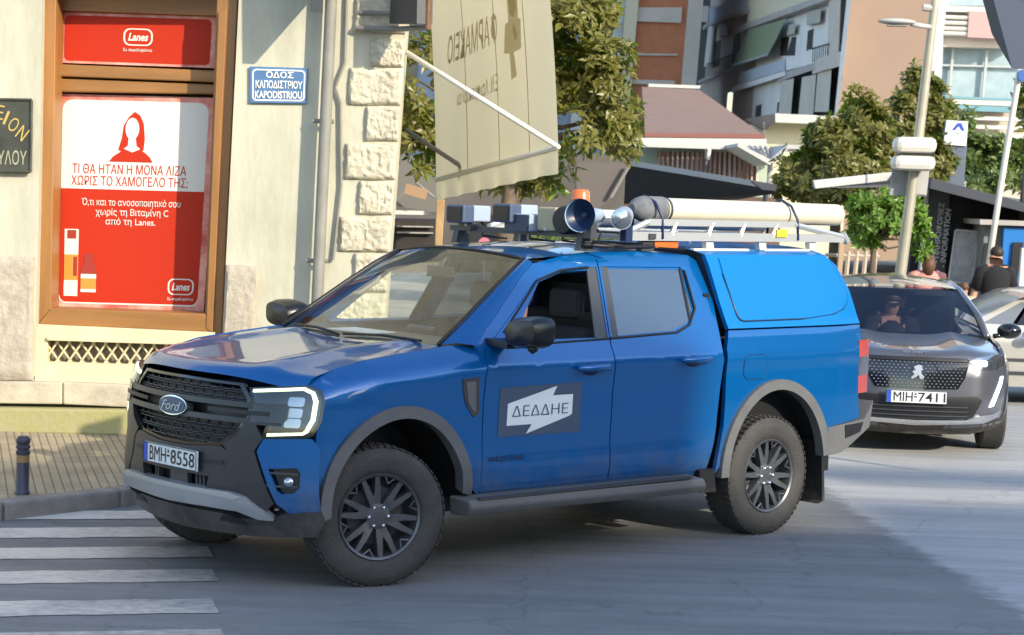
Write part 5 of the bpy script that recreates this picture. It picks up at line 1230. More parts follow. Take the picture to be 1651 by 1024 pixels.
# balcony block: the front runs towards the viewer on the right
def DB(u): return 1 / (.01333 + (u - 1190) * 2.6e-5)
def bq(name, pts, m, par, off=0., th=.3): return pix(name, [(u, v, DB(u) + off) for u, v in pts], 0, m, par, th)
b2 = thing('balcony_building', 'block of flats with stacked balconies and a green drop awning', 'building', tuple(P(1240, 400, DB(1240))))
bq('wall', [(1208, -700), (1282, -700), (1196, 420), (1126, 420)], M['taupe render'], b2, 1.2, 8)
bq('wall', [(1280, -700), (1446, -700), (1352, 420), (1194, 420)], M['white render'], b2, 1.2, 8)
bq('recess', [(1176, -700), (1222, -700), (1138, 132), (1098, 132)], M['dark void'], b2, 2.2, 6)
pr = bq('parapet', [(1144, 13), (1187, 2), (1206, 0), (1205, 17), (1187, 19), (1143, 37)], M['blue grey panel'], b2, -.3, .15)
bq('floor_slab', [(1141, 36), (1187, 18), (1207, 16), (1207, 21), (1187, 24), (1141, 42)], M['slab'], b2, -.5, 2.2)
bq('parapet', [(1209, -40), (1417, -700), (1345, -14), (1206, 36)], M['cream render'], b2, -.3, .2)
bq('floor_slab', [(1203, 37), (1352, -16), (1352, -7), (1202, 47)], M['slab'], b2, -.5, 2.2)
bq('parapet', [(1110, 8), (1143, 10), (1141, 36), (1108, 32)], M['concrete'], b2, .4, .15)
bq('side_awning', [(1113, 42), (1122, 40), (1106, 76), (1104, 76)], M['canvas'], b2, 0, .05)
ga = thing('awning', 'faded green drop awning hung from an upper balcony', 'awning', tuple(P(1225, 70, DB(1225))))
pts = [(1209, 47), (1267, 30), (1238, 88), (1182, 106)]
mb = MB()
tl_, tr_ = [P(u, v, DB(u) - .35) for u, v in pts[:2]]; br_, bl_ = [P(u, v, DB(u) - 1.5) for u, v in pts[2:]]
mb.grid(lambda a, b: (bl_ * (1 - a) + br_ * a) * (1 - b) + (tl_ * (1 - a) + tr_ * a) * b + Vector((0, .03 * math.sin(a * 20), -.1 * math.sin(math.pi * b))), 20, 6)
mb.build('cloth', M['green cloth'], ga, smooth=True); MB().tube([bl_, br_], .04, 6).build('bar', M['pale frame'], ga)
MB().tube([tl_, bl_], .025, 6).build('arm', M['pale frame'], ga); MB().tube([tr_, br_], .025, 6).build('arm', M['pale frame'], ga)
bq('floor_slab', [(1190, 137), (1266, 114), (1266, 122), (1189, 146)], M['white render'], b2, -.5, 2.)
bq('railing_panel', [(1193, 117), (1266, 95), (1266, 113), (1191, 136)], M['blue grey panel'], b2, -.45, .05)
bq('floor_slab', [(1266, 116), (1360, 86), (1360, 96), (1266, 128)], M['slab'], b2, -.4, 2.)
bq('railing_panel', [(1266, 95), (1334, 77), (1334, 97), (1266, 114)], M['white render'], b2, -.3, .05)
bq('floor_slab', [(1325, 92), (1358, 82), (1356, 106), (1326, 114)], M['concrete'], b2, -.7, 2.)
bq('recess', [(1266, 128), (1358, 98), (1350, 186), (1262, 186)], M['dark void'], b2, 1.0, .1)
for x0, x1, y0, y1 in ((1263, 1280, 130, 186), (1296, 1316, 124, 186), (1322, 1341, 112, 180)): bq('pillar', [(x0, y0), (x1, y0 - 4), (x1 - 5, y1), (x0 - 6, y1)], M['concrete'], b2, -.2, .4)
bq('pillar', [(1143, 42), (1149, 40), (1142, 106), (1136, 107)], M['white render'], b2, -.2, .3)
bq('pillar', [(1341, -30), (1357, -34), (1352, 84), (1337, 90)], M['concrete'], b2, -.2, .4)
bq('floor_slab', [(1132, 127), (1182, 108), (1184, 112), (1132, 132)], M['slab'], b2, -.4, 2.)
mb = MB()
for i in range(18):
    u = 1140 + i * 2.6; v1 = 126 - (u - 1134) * .37; mb.tube([P(u, v1, DB(u) - .4), P(u + 1, v1 - 20, DB(u) - .4)], .012, 4)
mb.tube([P(1139, 104, DB(1139) - .4), P(1186, 86, DB(1186) - .4)], .025, 4); mb.build('railing', M['rail iron'], b2)
mb = MB()
for i in range(8):
    u = 1310 + i * 3.4; v1 = 100 - (u - 1310) * .27; mb.tube([P(u, v1, DB(u) - .42), P(u + 1, v1 - 24, DB(u) - .42)], .012, 4)
mb.tube([P(1309, 79, DB(1309) - .42), P(1336, 71, DB(1336) - .42)], .022, 4); mb.build('railing', M['rail iron'], b2)
def win(par, x0, y0, x1, y1, sl=-.3, frame='pale frame', off=1.15, glass='dark void'):
    d = (x1 - x0) * sl; k = (y1 - y0) * .07
    o = bq('window', [(x0, y0), (x1, y0 + d), (x1 - k, y1 + d), (x0 - k, y1)], M[frame], par, off, .1)
    i = 1.8; bq('pane', [(x0 + i, y0 + i), (x1 - i, y0 + d + i), (x1 - k - i, y1 + d - i), (x0 - k + i, y1 - i)], M[glass], o, off - .03, .05)
win(b2, 1151, 66, 1165, 112); win(b2, 1181, 54, 1197, 104); win(b2, 1258, 58, 1286, 92, -.02); win(b2, 1301, 48, 1314, 84); win(b2, 1172, 148, 1184, 186, -.2, glass='farglass'); win(b2, 1218, 170, 1230, 192, -.3); win(b2, 1252, 164, 1262, 184, -.3)
bq('air_conditioner', [(1305, 18), (1324, 14), (1322, 36), (1304, 39)], M['ac unit'], b2, .4, .5); bq('air_conditioner', [(1160, 44), (1174, 40), (1173, 56), (1160, 59)], M['ac unit'], b2, .4, .5); bq('air_conditioner', [(1273, 40), (1283, 38), (1281, 54), (1272, 56)], M['ac unit'], b2, .4, .5)
bq('drain', [(1442, -700), (1447, -700), (1349, 212), (1345, 212)], M['white render'], b2, -1.5, .3)
b3 = thing('pink_building', 'plain salmon rendered building side behind the lamp post', 'building', tuple(P(1420, 400, 56)))
pix('wall', [(1447, -700), (1564, -700), (1462, 420), (1325, 420)], 55, M['pink render'], b3, 9, vx=2.4)
pix('edge_strip', [(1558, -700), (1574, -700), (1480, 420), (1462, 420)], 56, M['blue grey panel'], b3, 6, vx=1.5)
b4 = thing('glass_front_building', 'modern building with wide pale windows and mauve balcony panels', 'building', tuple(P(1580, 400, 60)))
pix('wall', [(1567, -700), (1792, -700), (1700, 420), (1472, 420)], 60.6, M['taupe render'], b4, 8)
pix('soffit', [(1512, 52), (1640, 60), (1640, 78), (1508, 75)], 59.6, M['concrete'], b4, 1)
pix('floor_slab', [(1500, 8), (1660, 14), (1660, 22), (1500, 18)], 59.4, M['white fascia'], b4, 1.2)
pix('window', [(1515, -40), (1660, -40), (1660, 12), (1513, 8)], 60.4, M['farglass'], b4, .2)
mb = MB()
for v in (27, 36, 45, 53): mb.tube([P(1512, v, 59.2), P(1566, v + 2, 59.2)], .06, 6)
mb.build('railing', M['white fascia'], b4)
pix('mauve_panel', [(1563, 18), (1640, 22), (1640, 64), (1560, 60)], 59.1, M['mauve panel'], b4, .2)
wn = pix('window', [(1506, 76), (1655, 80), (1645, 164), (1496, 156)], 60.2, M['farglass'], b4, .2)
for x0, y0, x1, y1 in ((1535, 77, 1529, 156), (1590, 77, 1583, 158)): pix('mullion', [(x0, y0), (x0 + 4, y0), (x1 + 4, y1), (x1, y1)], 60, M['pale frame'], wn, .1)
pix('transom', [(1500, 103), (1650, 107), (1650, 110), (1500, 106)], 60.02, M['pale frame'], wn, .1)
pix('transom', [(1497, 153), (1650, 160), (1650, 164), (1497, 157)], 59.9, M['teal panel'], wn, .1)
pix('spandrel', [(1536, 160), (1650, 164), (1650, 172), (1536, 168)], 59.9, M['white fascia'], b4, .3)
pix('spandrel', [(1536, 169), (1650, 173), (1650, 182), (1535, 178)], 59.8, M['teal panel'], b4, .3)
pix('mauve_panel', [(1510, 162), (1540, 163), (1538, 196), (1508, 195)], 59.7, M['mauve panel'], b4, .2)
for v in (186, 200, 214): pix('lower_band', [(1538, v), (1650, v + 4), (1650, v + 10), (1538, v + 6)], 59.8, M['white fascia'], b4, .3)
# low houses with the hipped roof and the striped curtain
b5 = thing('hipped_house', 'low house with a tan hipped roof, white fascia and striped curtain', 'building', tuple(P(1130, 400, 48)))
R1, R2, R3, R4 = P(1035, 140, 55), P(1128, 145, 55), P(1233, 219, 48), P(1040, 215, 48)
MB().prism([R4, R3, R2, R1], (0, 0, -.15)).build('roof', M['tan roof'], b5)
pix('roof_edge', [(1040, 214), (1233, 216), (1233, 223), (1040, 221)], 47.9, M['maroon edge'], b5, .3)
pix('ridge_cap', [(1046, 135), (1130, 138), (1128, 143), (1046, 140)], 55, M['white fascia'], b5, .4)
pix('fascia', [(1020, 222), (1236, 224), (1236, 241), (1018, 236)], 47.8, M['white fascia'], b5, .5)
pix('gutter', [(1010, 231), (1232, 238), (1232, 243), (1010, 236)], 47.4, M['white fascia'], b5, .3)
pix('wall', [(1000, 234), (1240, 240), (1232, 420), (990, 420)], 48.6, M['mint wall'], b5, 6)
M['stripe'] = mat('striped curtain', (.52, .44, .40), .9)
n_ = M['stripe'].node_tree.nodes; l_ = M['stripe'].node_tree.links; tc_ = n_.new('ShaderNodeTexCoord'); wv = n_.new('ShaderNodeTexWave'); wv.bands_direction = 'X'; wv.inputs['Scale'].default_value = 2.9
rp = n_.new('ShaderNodeValToRGB'); rp.color_ramp.interpolation = 'CONSTANT'; rp.color_ramp.elements[0].color = (.24, .12, .10, 1); rp.color_ramp.elements[1].position = .45; rp.color_ramp.elements[1].color = (.50, .44, .40, 1)
l_.new(tc_.outputs['Object'], wv.inputs[0]); l_.new(wv.outputs[0], rp.inputs[0]); l_.new(rp.outputs[0], n_['Principled BSDF'].inputs['Base Color'])
cA, cB, cC, cD = P(1060, 292, 48.2), P(1222, 300, 48.2), P(1060, 244, 48.2), P(1222, 246, 48.2); cf = quadmap(cA, cB, cC, cD)
MB().grid(lambda a, b: cf(a, b) + Vector((0, .05 * math.sin(a * 120), 0)), 120, 2).build('striped_curtain', M['stripe'], b5, smooth=True)
lm = thing('wall_lamp', 'small white lantern hanging under the gutter of the hipped house', 'lamp', tuple(P(1144, 240, 47.2)))
pix('lamp_box', [(1141, 240), (1147, 240), (1145, 258), (1139, 258)], 47.2, M['white_pl'], lm, .12, .02); pix('lamp_tip', [(1139, 259), (1141, 259), (1140, 266), (1138, 266)], 47.2, M['alu'], lm, .04)
pix('lamp_back', [(1137, 240), (1141, 240), (1139, 256), (1136, 256)], 47.22, M['black'], lm, .1)
b6 = thing('flat_roofed_house', 'low cream house with a white flat roof edge beside the hipped one', 'building', tuple(P(1300, 400, 50)))
pix('wall', [(1232, 196), (1365, 198), (1358, 420), (1225, 420)], 50, M['cream render'], b6, 6)
pix('roof_edge', [(1250, 183), (1366, 188), (1365, 202), (1250, 197)], 49.2, M['white fascia'], b6, 1)
MB().prism([P(1202, 192, 52), P(1250, 183, 49.2), P(1250, 197, 49.2), P(1232, 210, 50)], (0, .4, 0)).build('roof_side', M['pink render'], b6)
b7 = thing('butterfly_roof', 'white butterfly shaped shelter roof in front of the low houses', 'shelter', tuple(P(1245, 400, 45)))
MB().prism([P(1190, 231, 45), P(1242, 257, 45), P(1241, 266, 45), P(1189, 236, 45)], (0, 3, 0)).build('roof_leaf', M['white fascia'], b7)
MB().prism([P(1242, 257, 45), P(1270, 233, 45), P(1310, 236, 45), P(1310, 242, 45), P(1272, 240, 45), P(1241, 266, 45)], (0, 3, 0)).build('roof_leaf', M['grey fascia'], b7)
MB().tube([P(1242, 262, 46), grd(1236, 46)], .06, 8).build('post', M['grey fascia'], b7)
mb = MB()
for i in range(7): mb.tube([P(1208 + i * 9, 236 + i * .3, 47.9), P(1225 + i * 5, 254 - abs(i - 3), 45.4)], .04, 4)
mb.build('roof_ribs', M['slab'], b7)
# planter with dark shrub and a jar shaped lamp before the curtain
# ------------------------------------------------------------------ cafe canopy in the middle distance
b8 = thing('cafe_canopy', 'long sloping black cafe canopy with a pale metal edge', 'canopy', tuple(P(1110, 400, 40)))
MB().prism([P(930, 244, 40), P(1250, 297, 36), P(1250, 306, 36), P(930, 253, 40)], (0, .3, 0)).build('edge_beam', M['grey fascia'], b8)
MB().prism([P(930, 252, 40.1), P(1250, 305, 36.1), P(1248, 312, 36.1), P(1190, 322, 38), P(985, 330, 40.1), P(920, 325, 40.1)], (.3, 4, 0)).build('canopy_cloth', M['black canopy'], b8)
pix('end_cap', [(1212, 292), (1253, 298), (1250, 308), (1230, 306)], 35.9, M['slate canopy'], b8, .3)
pix('back_wall', [(900, 318), (1260, 318), (1255, 440), (900, 440)], 44.5, mat('brown back wall', (.16, .10, .075), .9, var=.4, vscale=1), b8, .3)
for u in (960, 1100, 1235): MB().tube([P(u, 310, 39), grd(u - 8, 39)], .05, 8).build('post', M['grey fascia'], b8)
pr_ = thing('parasol', 'closed taupe canvas parasol leaning beside the cafe canopy', 'parasol', tuple(grd(985, 34)))
MB().prism([P(930, 262, 34), P(1015, 262, 34), P(990, 318, 34), P(950, 345, 34), P(928, 345, 34)], (0, .5, 0)).build('cloth', mat('taupe canvas', (.13, .112, .10), .9), pr_)
MB().tube([P(950, 340, 34.2), grd(946, 34.2)], .03, 8).build('pole', M['iron'], pr_)
MB().tube([P(1014, 268, 33.9), P(1001, 290, 33.9), P(985, 318, 33.9)], .03, 6).build('strap', M['iron'], pr_)
# kiosk stall left of the truck roof
b9 = thing('market_stall', 'dim grey stall under a grey awning beyond the corner', 'stall', tuple(grd(680, 31)))
pix('back_wall', [(560, 250), (1010, 250), (1000, 440), (560, 440)], 36, mat('grey stall wall', (.11, .10, .09), .9, var=.3, vscale=.8), b9, .3)
pix('awning_sheet', [(612, 225), (700, 270), (705, 342), (620, 330)], 31, mat('grey stall cloth', (.16, .15, .135), .9), b9, .2)
pix('beam', [(560, 337), (708, 341), (708, 347), (560, 344)], 30.5, M['white_pl'], b9, .15)
pix('dark_interior', [(560, 352), (702, 354), (700, 420), (560, 420)], 31.2, mat('dark interior', (.035, .03, .026), .7, var=.5, vscale=2), b9, .8)  # near-black block; the stall's shaded interior is put into its colour
for v in (364, 374): pix('shelf', [(640, v), (698, v + 1), (698, v + 3), (640, v + 2)], 31.1, M['slab'], b9, .1)
pix('wood_post', [(704, 322), (717, 322), (711, 420), (700, 420)], 30.3, mat('raw wood', (.42, .27, .13), .7, var=.3, vscale=6), b9, .15, .01)
pix('wood_post', [(826, 380), (836, 380), (834, 430), (825, 430)], 30.3, mat('raw wood pale', (.45, .32, .2), .7), b9, .12, .01)
MB().tube([P(640, 322, 30.6), P(668, 292, 30.6), P(700, 318, 30.6)], .02, 6).build('brace', M['iron'], b9)
pix('sheet', [(655, 296), (690, 306), (686, 322), (652, 312)], 30.2, mat('brown board', (.35, .22, .13), .7), b9, .05)
pk = thing('hedge', 'low dark planter hedge seen under the front roof bar', 'hedge', tuple(grd(920, 29)))
rnd = random.Random(5); V = []; F = []; T = []
for i in range(1500):
    p = P(rnd.uniform(838, 1085), rnd.uniform(372, 425), rnd.uniform(28.6, 29.4)); g = Vector((rnd.gauss(0, 1), rnd.gauss(0, 1), rnd.gauss(0, 1))).normalized(); s_ = g.orthogonal().normalized(); k = len(V)
    V += [p, p + g * .05 + s_ * .02, p + g * .11, p + g * .05 - s_ * .02]; F.append((k, k + 1, k + 2, k + 3)); T += [rnd.random() * .6] * 4
me = bpy.data.meshes.new('foliage'); me.from_pydata([tuple(x) for x in V], [], F); me.update(); at = me.attributes.new('tint', 'FLOAT', 'POINT'); at.data.foreach_set('value', T); link('foliage', me, M['darkgreen'], pk)
pix('planter_box', [(838, 398), (1085, 402), (1080, 450), (838, 450)], 29.1, M['rail iron'], pk, .8)
rd = thing('round_sign', 'small pink and white round sign above the truck roof', 'sign', tuple(P(780, 394, 29)))
MB().lathe([(0, .001), (0.001, .085), (.03, .085)], P(781, 393, 29), (0, 1, 0), 20).build('sign_disc', mat('pink disc', (.62, .16, .24), .6), rd)
MB().lathe([(0, .03), (.02, .03)], P(781, 393, 28.97), (0, 1, 0), 14).build('sign_dot', M['white_pl'], rd); MB().tube([P(781, 395, 29.1), grd(781, 29.1)], .02, 6).build('post', M['iron'], rd)
# ------------------------------------------------------------------ lamp post with the cabinet, shelter, totem
lp_ = thing('lamp_post', 'leaning pale street lamp post carrying a white cabinet and a sign back', 'lamp post', tuple(grd(1432, 25.5, 0)))
ft = P(1432, 600, 25.5); ft.z = 0
MB().tube([ft, P(1452, 440, 25.5), P(1480, 230, 25.5), P(1509, -10, 25.5), P(1520, -90, 25.5)], [.075, .07, .062, .052, .045], 14).build('post', mat('galvanised post', (.40, .37, .29), .45, .2, var=.15, vscale=4), lp_, smooth=True)
MB().tube([P(1503, 44, 25.5), P(1488, 42, 25.3), P(1470, 39, 25.2)], .03, 8).build('lamp_arm', M['grey fascia'], lp_, smooth=True)
g = MB(); g.sphere(P(1446, 35, 25.1), (.23, .12, .04), 16, 8); lh = g.build('lamp_head', M['grey fascia'], lp_, smooth=True); box('lamp_glass', P(1446, 38, 25.1) - Vector((0, 0, .025)), (.22, .12, .02), M['iron'], lh)
MB().tube([P(1488, 12, 25.5), P(1512, 14, 25.5)], .045, 8).build('clamp', M['grey fascia'], lp_)
def rbox(name, u0, v0, u1, v1, D, th, m, par, lean=0, bev=.05):
    return pix(name, [(u0, v0), (u1, v0 + 2), (u1 - lean, v1 + 2), (u0 - lean, v1)], D, m, par, th, bev)
cb_ = rbox('cabinet', 1446, 220, 1513, 246, 25.2, .35, M['white_pl'], lp_, 2, .07); rbox('cabinet_gap', 1452, 244, 1508, 250, 25.26, .28, M['ink'], cb_, 1, .01)
rbox('cabinet_lower', 1443, 250, 1511, 274, 25.2, .35, M['white_pl'], cb_, 2, .07)
rbox('sign_back', 1440, 262, 1499, 315, 25.62, .02, mat('grey sign back', (.30, .31, .32), .5, .3), lp_, 6, .004); rbox('sign_back', 1478, 262, 1500, 313, 25.6, .02, M['grey fascia'], lp_, 6, .004)
p2 = thing('thin_pole', 'thin pale pole with a blue sign rising over the shelter roof', 'pole', tuple(grd(1595, 31)))
MB().tube([grd(1582, 31), P(1612, 310, 31), P(1643, 120, 31), P(1652, 60, 31)], .045, 10).build('post', M['white_pl'], p2, smooth=True)
MB().lathe([(0, .001), (.001, .09), (.02, .09)], P(1648, 122, 30.9), (0.5, -1, 0), 20).build('sign_disc', mat('blue disc', (.015, .08, .28), .4), p2)
da = thing('awning', 'dark slate cloth awning corner at the upper right edge', 'awning', tuple(P(1640, 60, 16)))
MB().prism([P(1594, -30, 16), P(1632, 111, 16), P(1660, 112, 16.3), P(1780, 100, 18), P(1780, -60, 18)], (.1, 1.2, .35)).build('cloth', mat('slate cloth', (.05, .06, .085), .85), da)
MB().tube([P(1660, 110, 16.4), grd(1720, 16.4, 0)], .03, 8).build('pole', M['iron'], da)
tt = thing('totem_sign', 'tall slate information totem with a white head and blue emblem', 'sign', tuple(grd(1525, 38.5)))
pix('totem_body', [(1523, 234), (1559, 236), (1552, 330), (1540, 470), (1500, 470)], 38.5, mat('slate totem', (.10, .13, .18), .5), tt, .2, .01)
th_ = pix('totem_head', [(1526, 194), (1561, 196), (1558, 236), (1521, 233)], 38.45, M['white_pt'], tt, .28, .01)
hf = planemap((1526, 194), (1561, 196), (1558, 236), (1521, 233), 38.44)
MB().poly([hf(*p) for p in [(.30, .62), (.52, .92), (.70, .92), (.88, .62), (.74, .62), (.60, .80), (.44, .62)]]).build('emblem', M['plateblue'], th_)
M['greyblue'] = mat('grey blue lettering', (.18, .26, .42), .6)
for s_, a0, b0, a1, b1 in (('Δήμος', .52, .44, .86, .54), ('Λαμιέων', .25, .28, .9, .38), ('Λαμία', .5, .10, .88, .22)): lettering(s_, lambda a, b: hf(a0 + (a1 - a0) * a, b0 + (b1 - b0) * b) - Vector((0, .004, 0)), M['greyblue'], th_)
sh = thing('info_shelter', 'black information shelter with a wide flat roof and pale map board', 'shelter', tuple(grd(1560, 33)))
MB().prism([P(1312, 291, 31), P(1442, 277, 34), P(1442, 290, 34), P(1315, 304, 31)], (0, .2, 0)).build('roof_edge', M['grey fascia'], sh)
MB().prism([P(1440, 277, 34), P(1497, 286, 32), P(1700, 340, 32), P(1700, 354, 32), P(1497, 303, 32), P(1440, 290, 34)], (0, .2, 0)).build('roof_edge', M['slate canopy'], sh)
MB().poly([P(1314, 303, 31.1), P(1497, 302, 32.1), P(1700, 352, 32.1), P(1700, 330, 37), P(1442, 289, 37)]).build('roof_soffit', M['dgrey'], sh)
pix('black_wall', [(1480, 296), (1700, 340), (1690, 540), (1455, 540)], 33.2, M['black canopy'], sh, .3)
pn = pix('text_panel', [(1497, 304), (1531, 313), (1522, 470), (1482, 470)], 32.9, mat('charcoal panel', (.05, .05, .052), .5), sh, .2)
pix('panel_edge', [(1495, 304), (1498, 304), (1486, 470), (1481, 470)], 32.8, M['grey fascia'], pn, .2)
lettering('- ΠΛΗΡΟΦΟΡΙΕΣ', quadmap(P(1513, 424, 32.85), P(1523, 328, 32.85), P(1503, 423, 32.85), P(1514, 326, 32.85)), M['grey fascia'], pn, bold=.02)
lettering('- INFORMATION', quadmap(P(1524, 432, 32.85), P(1534, 338, 32.85), P(1515, 430, 32.85), P(1525, 336, 32.85)), M['grey fascia'], pn, bold=.02)
mbd = pix('map_board', [(1541, 372), (1579, 375), (1567, 455), (1529, 455)], 32.7, mat('map print', (.42, .42, .42), .5, var=.45, vscale=5), sh, .08)
mbf = MB()
for a, b in (((1541, 371), (1579, 374)), ((1579, 374), (1567, 456)), ((1529, 456), (1541, 371)), ((1567, 456), (1529, 456))): mbf.tube([P(*a, 32.66), P(*b, 32.66)], .02, 6)
mbf.build('board_frame', M['grey fascia'], mbd)
at_ = thing('cash_machine', 'cash machine booth with a bright blue front beside the map board', 'cash machine', tuple(grd(1620, 31.5)))
pix('booth', [(1588, 360), (1700, 364), (1690, 540), (1575, 540)], 32.2, mat('booth grey', (.20, .20, .19), .6), at_, .8)
pix('booth_roof', [(1580, 354), (1700, 358), (1700, 366), (1580, 362)], 31.9, M['slab'], at_, 1.2)
pix('blue_front', [(1619, 367), (1700, 369), (1690, 540), (1608, 540)], 32.0, mat('bright blue panel', (.015, .17, .50), .4), at_, .1)
pix('screen', [(1634, 391), (1650, 391), (1640, 450), (1628, 450)], 31.95, M['ink'], at_, .05); pix('screen', [(1588, 392), (1600, 392), (1592, 430), (1582, 430)], 32.1, M['ink'], at_, .05)
pix('white_post', [(1648, 400), (1656, 400), (1648, 500), (1640, 500)], 31.6, M['white_pl'], at_, .1)
ral = thing('railing', 'pale post and rail barrier beside the small green tree', 'railing', tuple(grd(1385, 30)))
mb = MB()
for u in (1355, 1368, 1382, 1396, 1412): mb.tube([P(u, 405, 30), grd(u - 7, 30)], .035, 6)
mb.tube([P(1330, 411, 30), P(1418, 414, 30)], .03, 6); mb.build('rails', mat('pale rail', (.45, .38, .30), .7), ral)
pix('post', [(1355, 372), (1363, 372), (1357, 450), (1350, 450)], 29.8, mat('tan post', (.42, .30, .19), .7), ral, .1)
# ------------------------------------------------------------------ people beyond the cars
def standing(name, label, u, v, D, H, m_top, hair, arm=(0, 0), wide=1., long_hair=False):
    """seen from behind; origin on the ground, head top at photo position (u, v)"""
    top = P(u, v, D); k = H / 1.72; base = Vector((top.x - .02, top.y, top.z - H))
    J = lambda x, y, z: (x * k * wide, y * k, z * k)
    b = {'pelvis': (J(0, 0, .92), None), 'waist': (J(0, 0, 1.08), 'pelvis'), 'chest': (J(0, 0, 1.30), 'waist'), 'neck': (J(0, 0, 1.47), 'chest'), 'head': (J(0, 0, 1.58), 'neck'), 'crown': (J(0, .0, 1.66), 'head')}
    r = dict(pelvis=(.16 * k * wide, .12 * k), waist=(.15 * k * wide, .11 * k), chest=(.17 * k * wide, .12 * k), neck=.052 * k, head=.088 * k, crown=.072 * k)
    for s, nm, da in ((-1, 'l', arm[0]), (1, 'r', arm[1])):
        b['s' + nm] = (J(s * .165, 0, 1.40), 'chest'); b['e' + nm] = (J(s * (.235 + da * .3), .02, 1.13), 's' + nm); b['w' + nm] = (J(s * (.255 + da), -.06, .88), 'e' + nm); b['h' + nm] = (J(s * (.255 + da), -.09, .78), 'w' + nm)
        b['p' + nm] = (J(s * .1, 0, .86), 'pelvis'); b['k' + nm] = (J(s * .11, -.01, .47), 'p' + nm); b['a' + nm] = (J(s * .11, .04, .08), 'k' + nm); b['t' + nm] = (J(s * .12, -.14, .03), 'a' + nm)
        r.update({'s' + nm: .075 * k, 'e' + nm: .048 * k, 'w' + nm: .034 * k, 'h' + nm: .03 * k, 'p' + nm: .09 * k, 'k' + nm: .06 * k, 'a' + nm: .042 * k, 't' + nm: .03 * k})
    o = person(name, label, b, r, base)
    sk = [n for n in b]
    # clothing as shells around the body
    sh_ = MB(); 
    def ringv(z, rx, ry, n=18): return [Vector((rx * math.cos(2 * math.pi * i / n), ry * math.sin(2 * math.pi * i / n), z)) for i in range(n)]
    L = [(.86, .185, .14), (1.0, .18, .135), (1.15, .185, .14), (1.30, .21, .15), (1.39, .215, .135), (1.45, .15, .10), (1.475, .075, .07)]
    vs = []
    for z, rx, ry in L: vs += ringv(z * k, rx * k * wide, ry * k)
    n = 18; sh_.add(vs, [(i * n + j, i * n + (j + 1) % n, (i + 1) * n + (j + 1) % n, (i + 1) * n + j) for i in range(len(L) - 1) for j in range(n)])
    for s, da in ((-1, arm[0]), (1, arm[1])): sh_.tube([Vector(J(s * .10, 0, 1.41)), Vector(J(s * .165, 0, 1.395)), Vector(J(s * (.232 + da * .28), .02, 1.16))], [.085 * k, .093 * k, .078 * k], 12)
    c = sh_.mesh('shirt'); oc = link('shirt', c, m_top, o, True); 
    tr_ = MB()
    for s in (-1, 1): tr_.tube([Vector(J(s * .09, 0, .92)), Vector(J(s * .11, -.01, .47)), Vector(J(s * .11, .04, .06))], [.115 * k, .085 * k, .065 * k], 12)
    link('trousers', tr_.mesh('trousers'), M['seat'], o, True)
    h = MB(); h.sphere((0, .012 * k, 1.64 * k), (.088 * k, .095 * k, .085 * k), 16, 10)
    if long_hair: h.tube([Vector((0, .05 * k, 1.66 * k)), Vector((0, .075 * k, 1.55 * k)), Vector((0, .07 * k, 1.42 * k))], [.09 * k, .10 * k, .06 * k], 12)
    hm = h.mesh('hair'); hm.transform(Matrix.Diagonal((1, -1, 1, 1))); link('hair', hm, hair, o, True)
    return o
M['hair'] = mat('dark brown hair', (.035, .02, .012), .6); M['hair2'] = mat('chestnut hair', (.12, .055, .03), .6); M['tee'] = mat('black tee', (.014, .014, .016), .9); M['pinktop'] = mat('pink blouse', (.62, .27, .24), .85); M['pale'] = mat('pale yellow shirt', (.62, .52, .36), .85)
standing('person', 'man with short dark hair in a black t-shirt walking away by the cash machine', 1610, 397, 27, 1.74, M['tee'], M['hair'], (.06, .0))
standing('person', 'woman with chestnut hair in a pink blouse before the text panel', 1499, 409, 27.6, 1.60, M['pinktop'], M['hair2'], (0, .0), 1.12, True)
standing('person', 'child with brown hair in a pale shirt between the parked cars', 1557, 455, 26.4, 1.22, M['pale'], M['hair2'])
# ------------------------------------------------------------------ the grey car behind
def carwheel(par, x, s, rad, wd, y):
    W = bpy.data.objects.new('wheel', None); C.objects.link(W); W.parent = par; OFF[W.name] = Vector(); W.location = (x, s * y, rad); W.rotation_euler = (0, 0, 0 if s > 0 else math.pi)
    h = wd / 2; MB().lathe([(-h, rad * .66), (-h, rad * .93), (-h * .8, rad), (h * .8, rad), (h, rad * .93), (h, rad * .66), (h * .7, rad * .64)], (0, 0, 0), (0, 1, 0), 36, False).build('tyre', M['tyre'], W, angle=40)
    g = MB(); g.lathe([(h * .7, rad * .66), (h * .5, rad * .62), (h * .2, rad * .6), (h * .2, .001)], (0, 0, 0), (0, 1, 0), 30, False)
    for i in range(5):
        a = 2 * math.pi * i / 5; d = Vector((math.cos(a), 0, math.sin(a))); g.tube([d * .04 + Vector((0, h * .5, 0)), d * rad * .62 + Vector((0, h * .6, 0))], [.04, .025], 8)
    g.build('rim', M['rim'], W, angle=40)
M['gpaint'] = mat('graphite paint', (.115, .12, .14), .3, .45, 1.0); M['spaint'] = mat('silver paint', (.50, .48, .43), .35, .35, 1.0)
M['cglass'] = glassmat('car windscreen', (.62, .66, .74), .42, (.012, .022, .06), .25)
GC = thing('grey_car', 'graphite hatchback with lit daytime lamps waiting close behind the pickup', 'car', (3.55, 18.2, 0), R(-94.6), local=True)
panel.ref = Vector((-1.8, 0, .6))
def pl2(y): y = abs(y); return -.25 * y * y - 3.2 * max(0, y - .52) ** 2
PZ2 = [(.2, -.14), (.30, -.01), (.5, .02), (.72, .0), (.86, -.04), (.93, -.10)]
def f2_(k=0.): return lambda y, z: (pl2(y) + sum(pl(z + q, PZ2) for q in (-.02, 0, .02)) / 3 + k, y, z)
fu = lambda L: L + [(-y, z) for y, z in L[::-1] if abs(y) > 1e-6]
